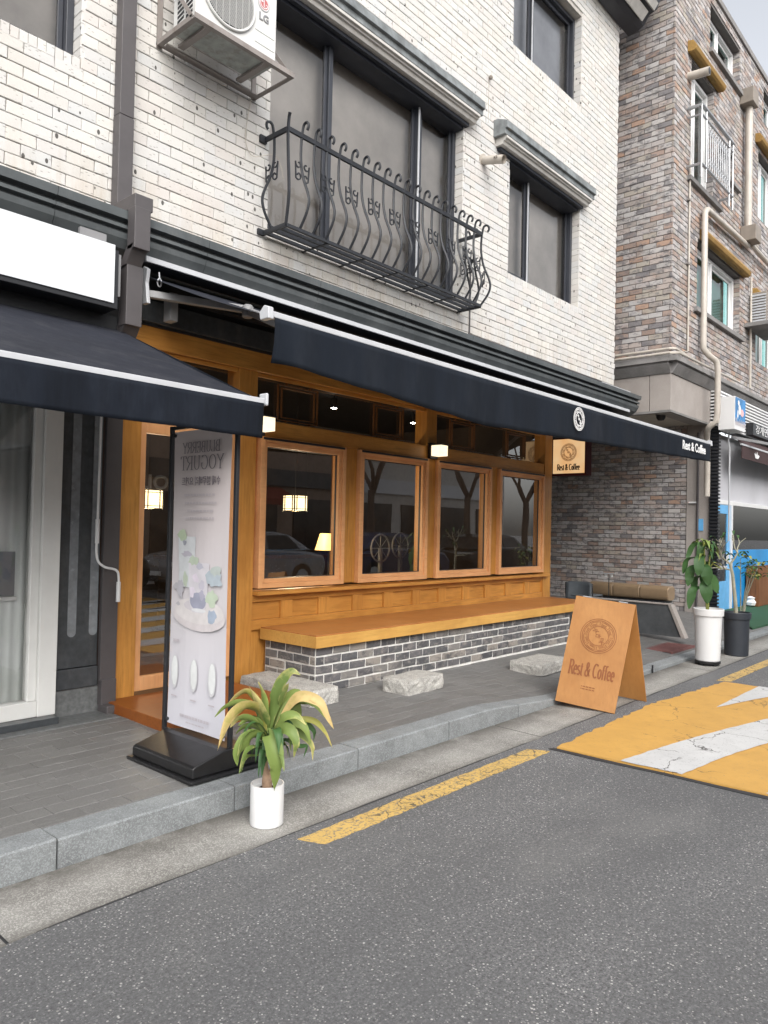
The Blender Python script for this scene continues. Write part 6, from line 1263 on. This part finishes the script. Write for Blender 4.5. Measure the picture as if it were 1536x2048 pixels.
car(6.4, -4.2, 'car_black', 'black saloon car parked across the street, nearest one', 1.0, -1); car(11.6, -4.3, 'car_silver', 'silver saloon car parked across the street', 1.0, -1); car(17.0, -4.2, 'car_blue', 'dark blue car parked across the street beyond the silver one'); car(1.0, -4.3, 'car_silver', 'grey car parked behind the viewpoint', 1.05)
car(22.7, -4.2, 'car_black', 'black car parked furthest along the other kerb')
def tree(x, y, h, seed, label):
    R = random.Random(seed); t = thing('street_tree', label, 'tree', (x, y, 0), 'bare trees across the street'); tk = MB(); bm_ = MB()
    tk.tube([(x, y, 0), (x+R.uniform(-.1, .1), y, h*.18), (x+R.uniform(-.15, .15), y, h*.36)], [.17, .14, .12], 10); tk.build('trunk', 'tree_bark', t, smooth=True)
    def br_(p, d, l, r_, k):
        q = p+d*l; m_ = p+d*l*.5+Vector((R.uniform(-.08, .08), R.uniform(-.08, .08), .05))*l; bm_.tube([p, m_, q], [r_, r_*.8, r_*.6], 5 if k < 3 else 7, cap=False)
        if k == 0: return
        for _ in range(3): br_(q, (d+Vector((R.uniform(-.8, .8), R.uniform(-.8, .8), R.uniform(-.1, .6)))).normalized(), l*R.uniform(.6, .85), r_*.58, k-1)
    for k in range(4): a = k*1.57+R.uniform(-.4, .4); br_(Vector((x, y, h*.35)), Vector((math.cos(a)*.6, math.sin(a)*.6, 1)).normalized(), h*.20, .085, 4)
    bm_.build('crown', 'tree_bark', t)
for i, (x, y) in enumerate(((13.4, -6.0), (18.7, -6.2), (24.0, -6.0), (28.6, -6.2))): tree(x, y, 8.0, 30+i, ('bare street tree across the street nearest the viewpoint', 'bare street tree behind the blue car', 'bare street tree behind the silver car', 'bare street tree furthest along the other side')[i])
M['opp_a'] = plain('warm grey render', (.46, .42, .38), .8, dirt=((.18, .16, .14), 1, .4)); M['opp_b'] = plain('red brown tiles', (.34, .26, .21), .8); M['opp_c'] = plain('pale render', (.58, .56, .52), .8); M['opp_win'] = plain('dark glass across the street', (.03, .035, .04), .1); M['red_awn'] = plain('faded red awning', (.25, .05, .035), .8)
for i, (x0, x1, h, mt, lb) in enumerate(((-12, 2.6, 4.2, 'opp_c', 'pale rendered building across the street behind the viewpoint, unseen and kept low for light'), (2.9, 11.5, 9.2, 'opp_a', 'warm grey building across the street facing the cafe'), (11.9, 20.5, 8.0, 'opp_b', 'red brown building across the street'), (21, 32, 9.5, 'opp_c', 'pale rendered building furthest across the street'))):  # first house is unseen, its height cut so light reaches the left window
    t = thing('building', lb, 'building', ((x0+x1)/2, -9.5, 0), 'buildings across the street'); MB().box(x0, x1, -17, -9.5, 0, h).build('wall', mt, t); Box('cornice', 'cement2', t, x0-.1, x1+.1, -9.7, -9.3, h, h+.25, .02); Box('sign_band', 'white_sign' if i % 2 else 'granite_dark', t, x0+.3, x1-.3, -9.495, -9.35, 3.0, 3.6, .01)
    n = int((x1-x0)/2.4)
    for k in range(n):
        xc = x0+(x1-x0)*(k+.5)/n
        for z in ((4.4, 6.7) if h > 5 else ()):
            wn = Box('window', 'white_plastic', t, xc-.65, xc+.65, -9.52, -9.44, z-.05, z+1.25, .01); Box('pane', 'opp_win', wn, xc-.58, xc-.03, -9.439, -9.43, z+.02, z+1.18, 0); Box('pane', 'opp_win', wn, xc+.03, xc+.58, -9.439, -9.43, z+.02, z+1.18, 0)
        Box('shop_glass', 'opp_win', t, xc-1.05, xc+1.05, -9.5, -9.45, .4, 2.6, .01)
    if i in (1, 2):
        MB().prism([(-9.49, 2.95), (-8.4, 2.5), (-8.4, 2.3), (-9.49, 2.9)], 'x', x0+1.5, x0+5.5).build('awning', 'red_awn', t)
tag(MB().box(-20, 60, -9.5, -5.3, .0, .14).build('far_pavement', 'cement'), 'pavement across the street', kind='structure')
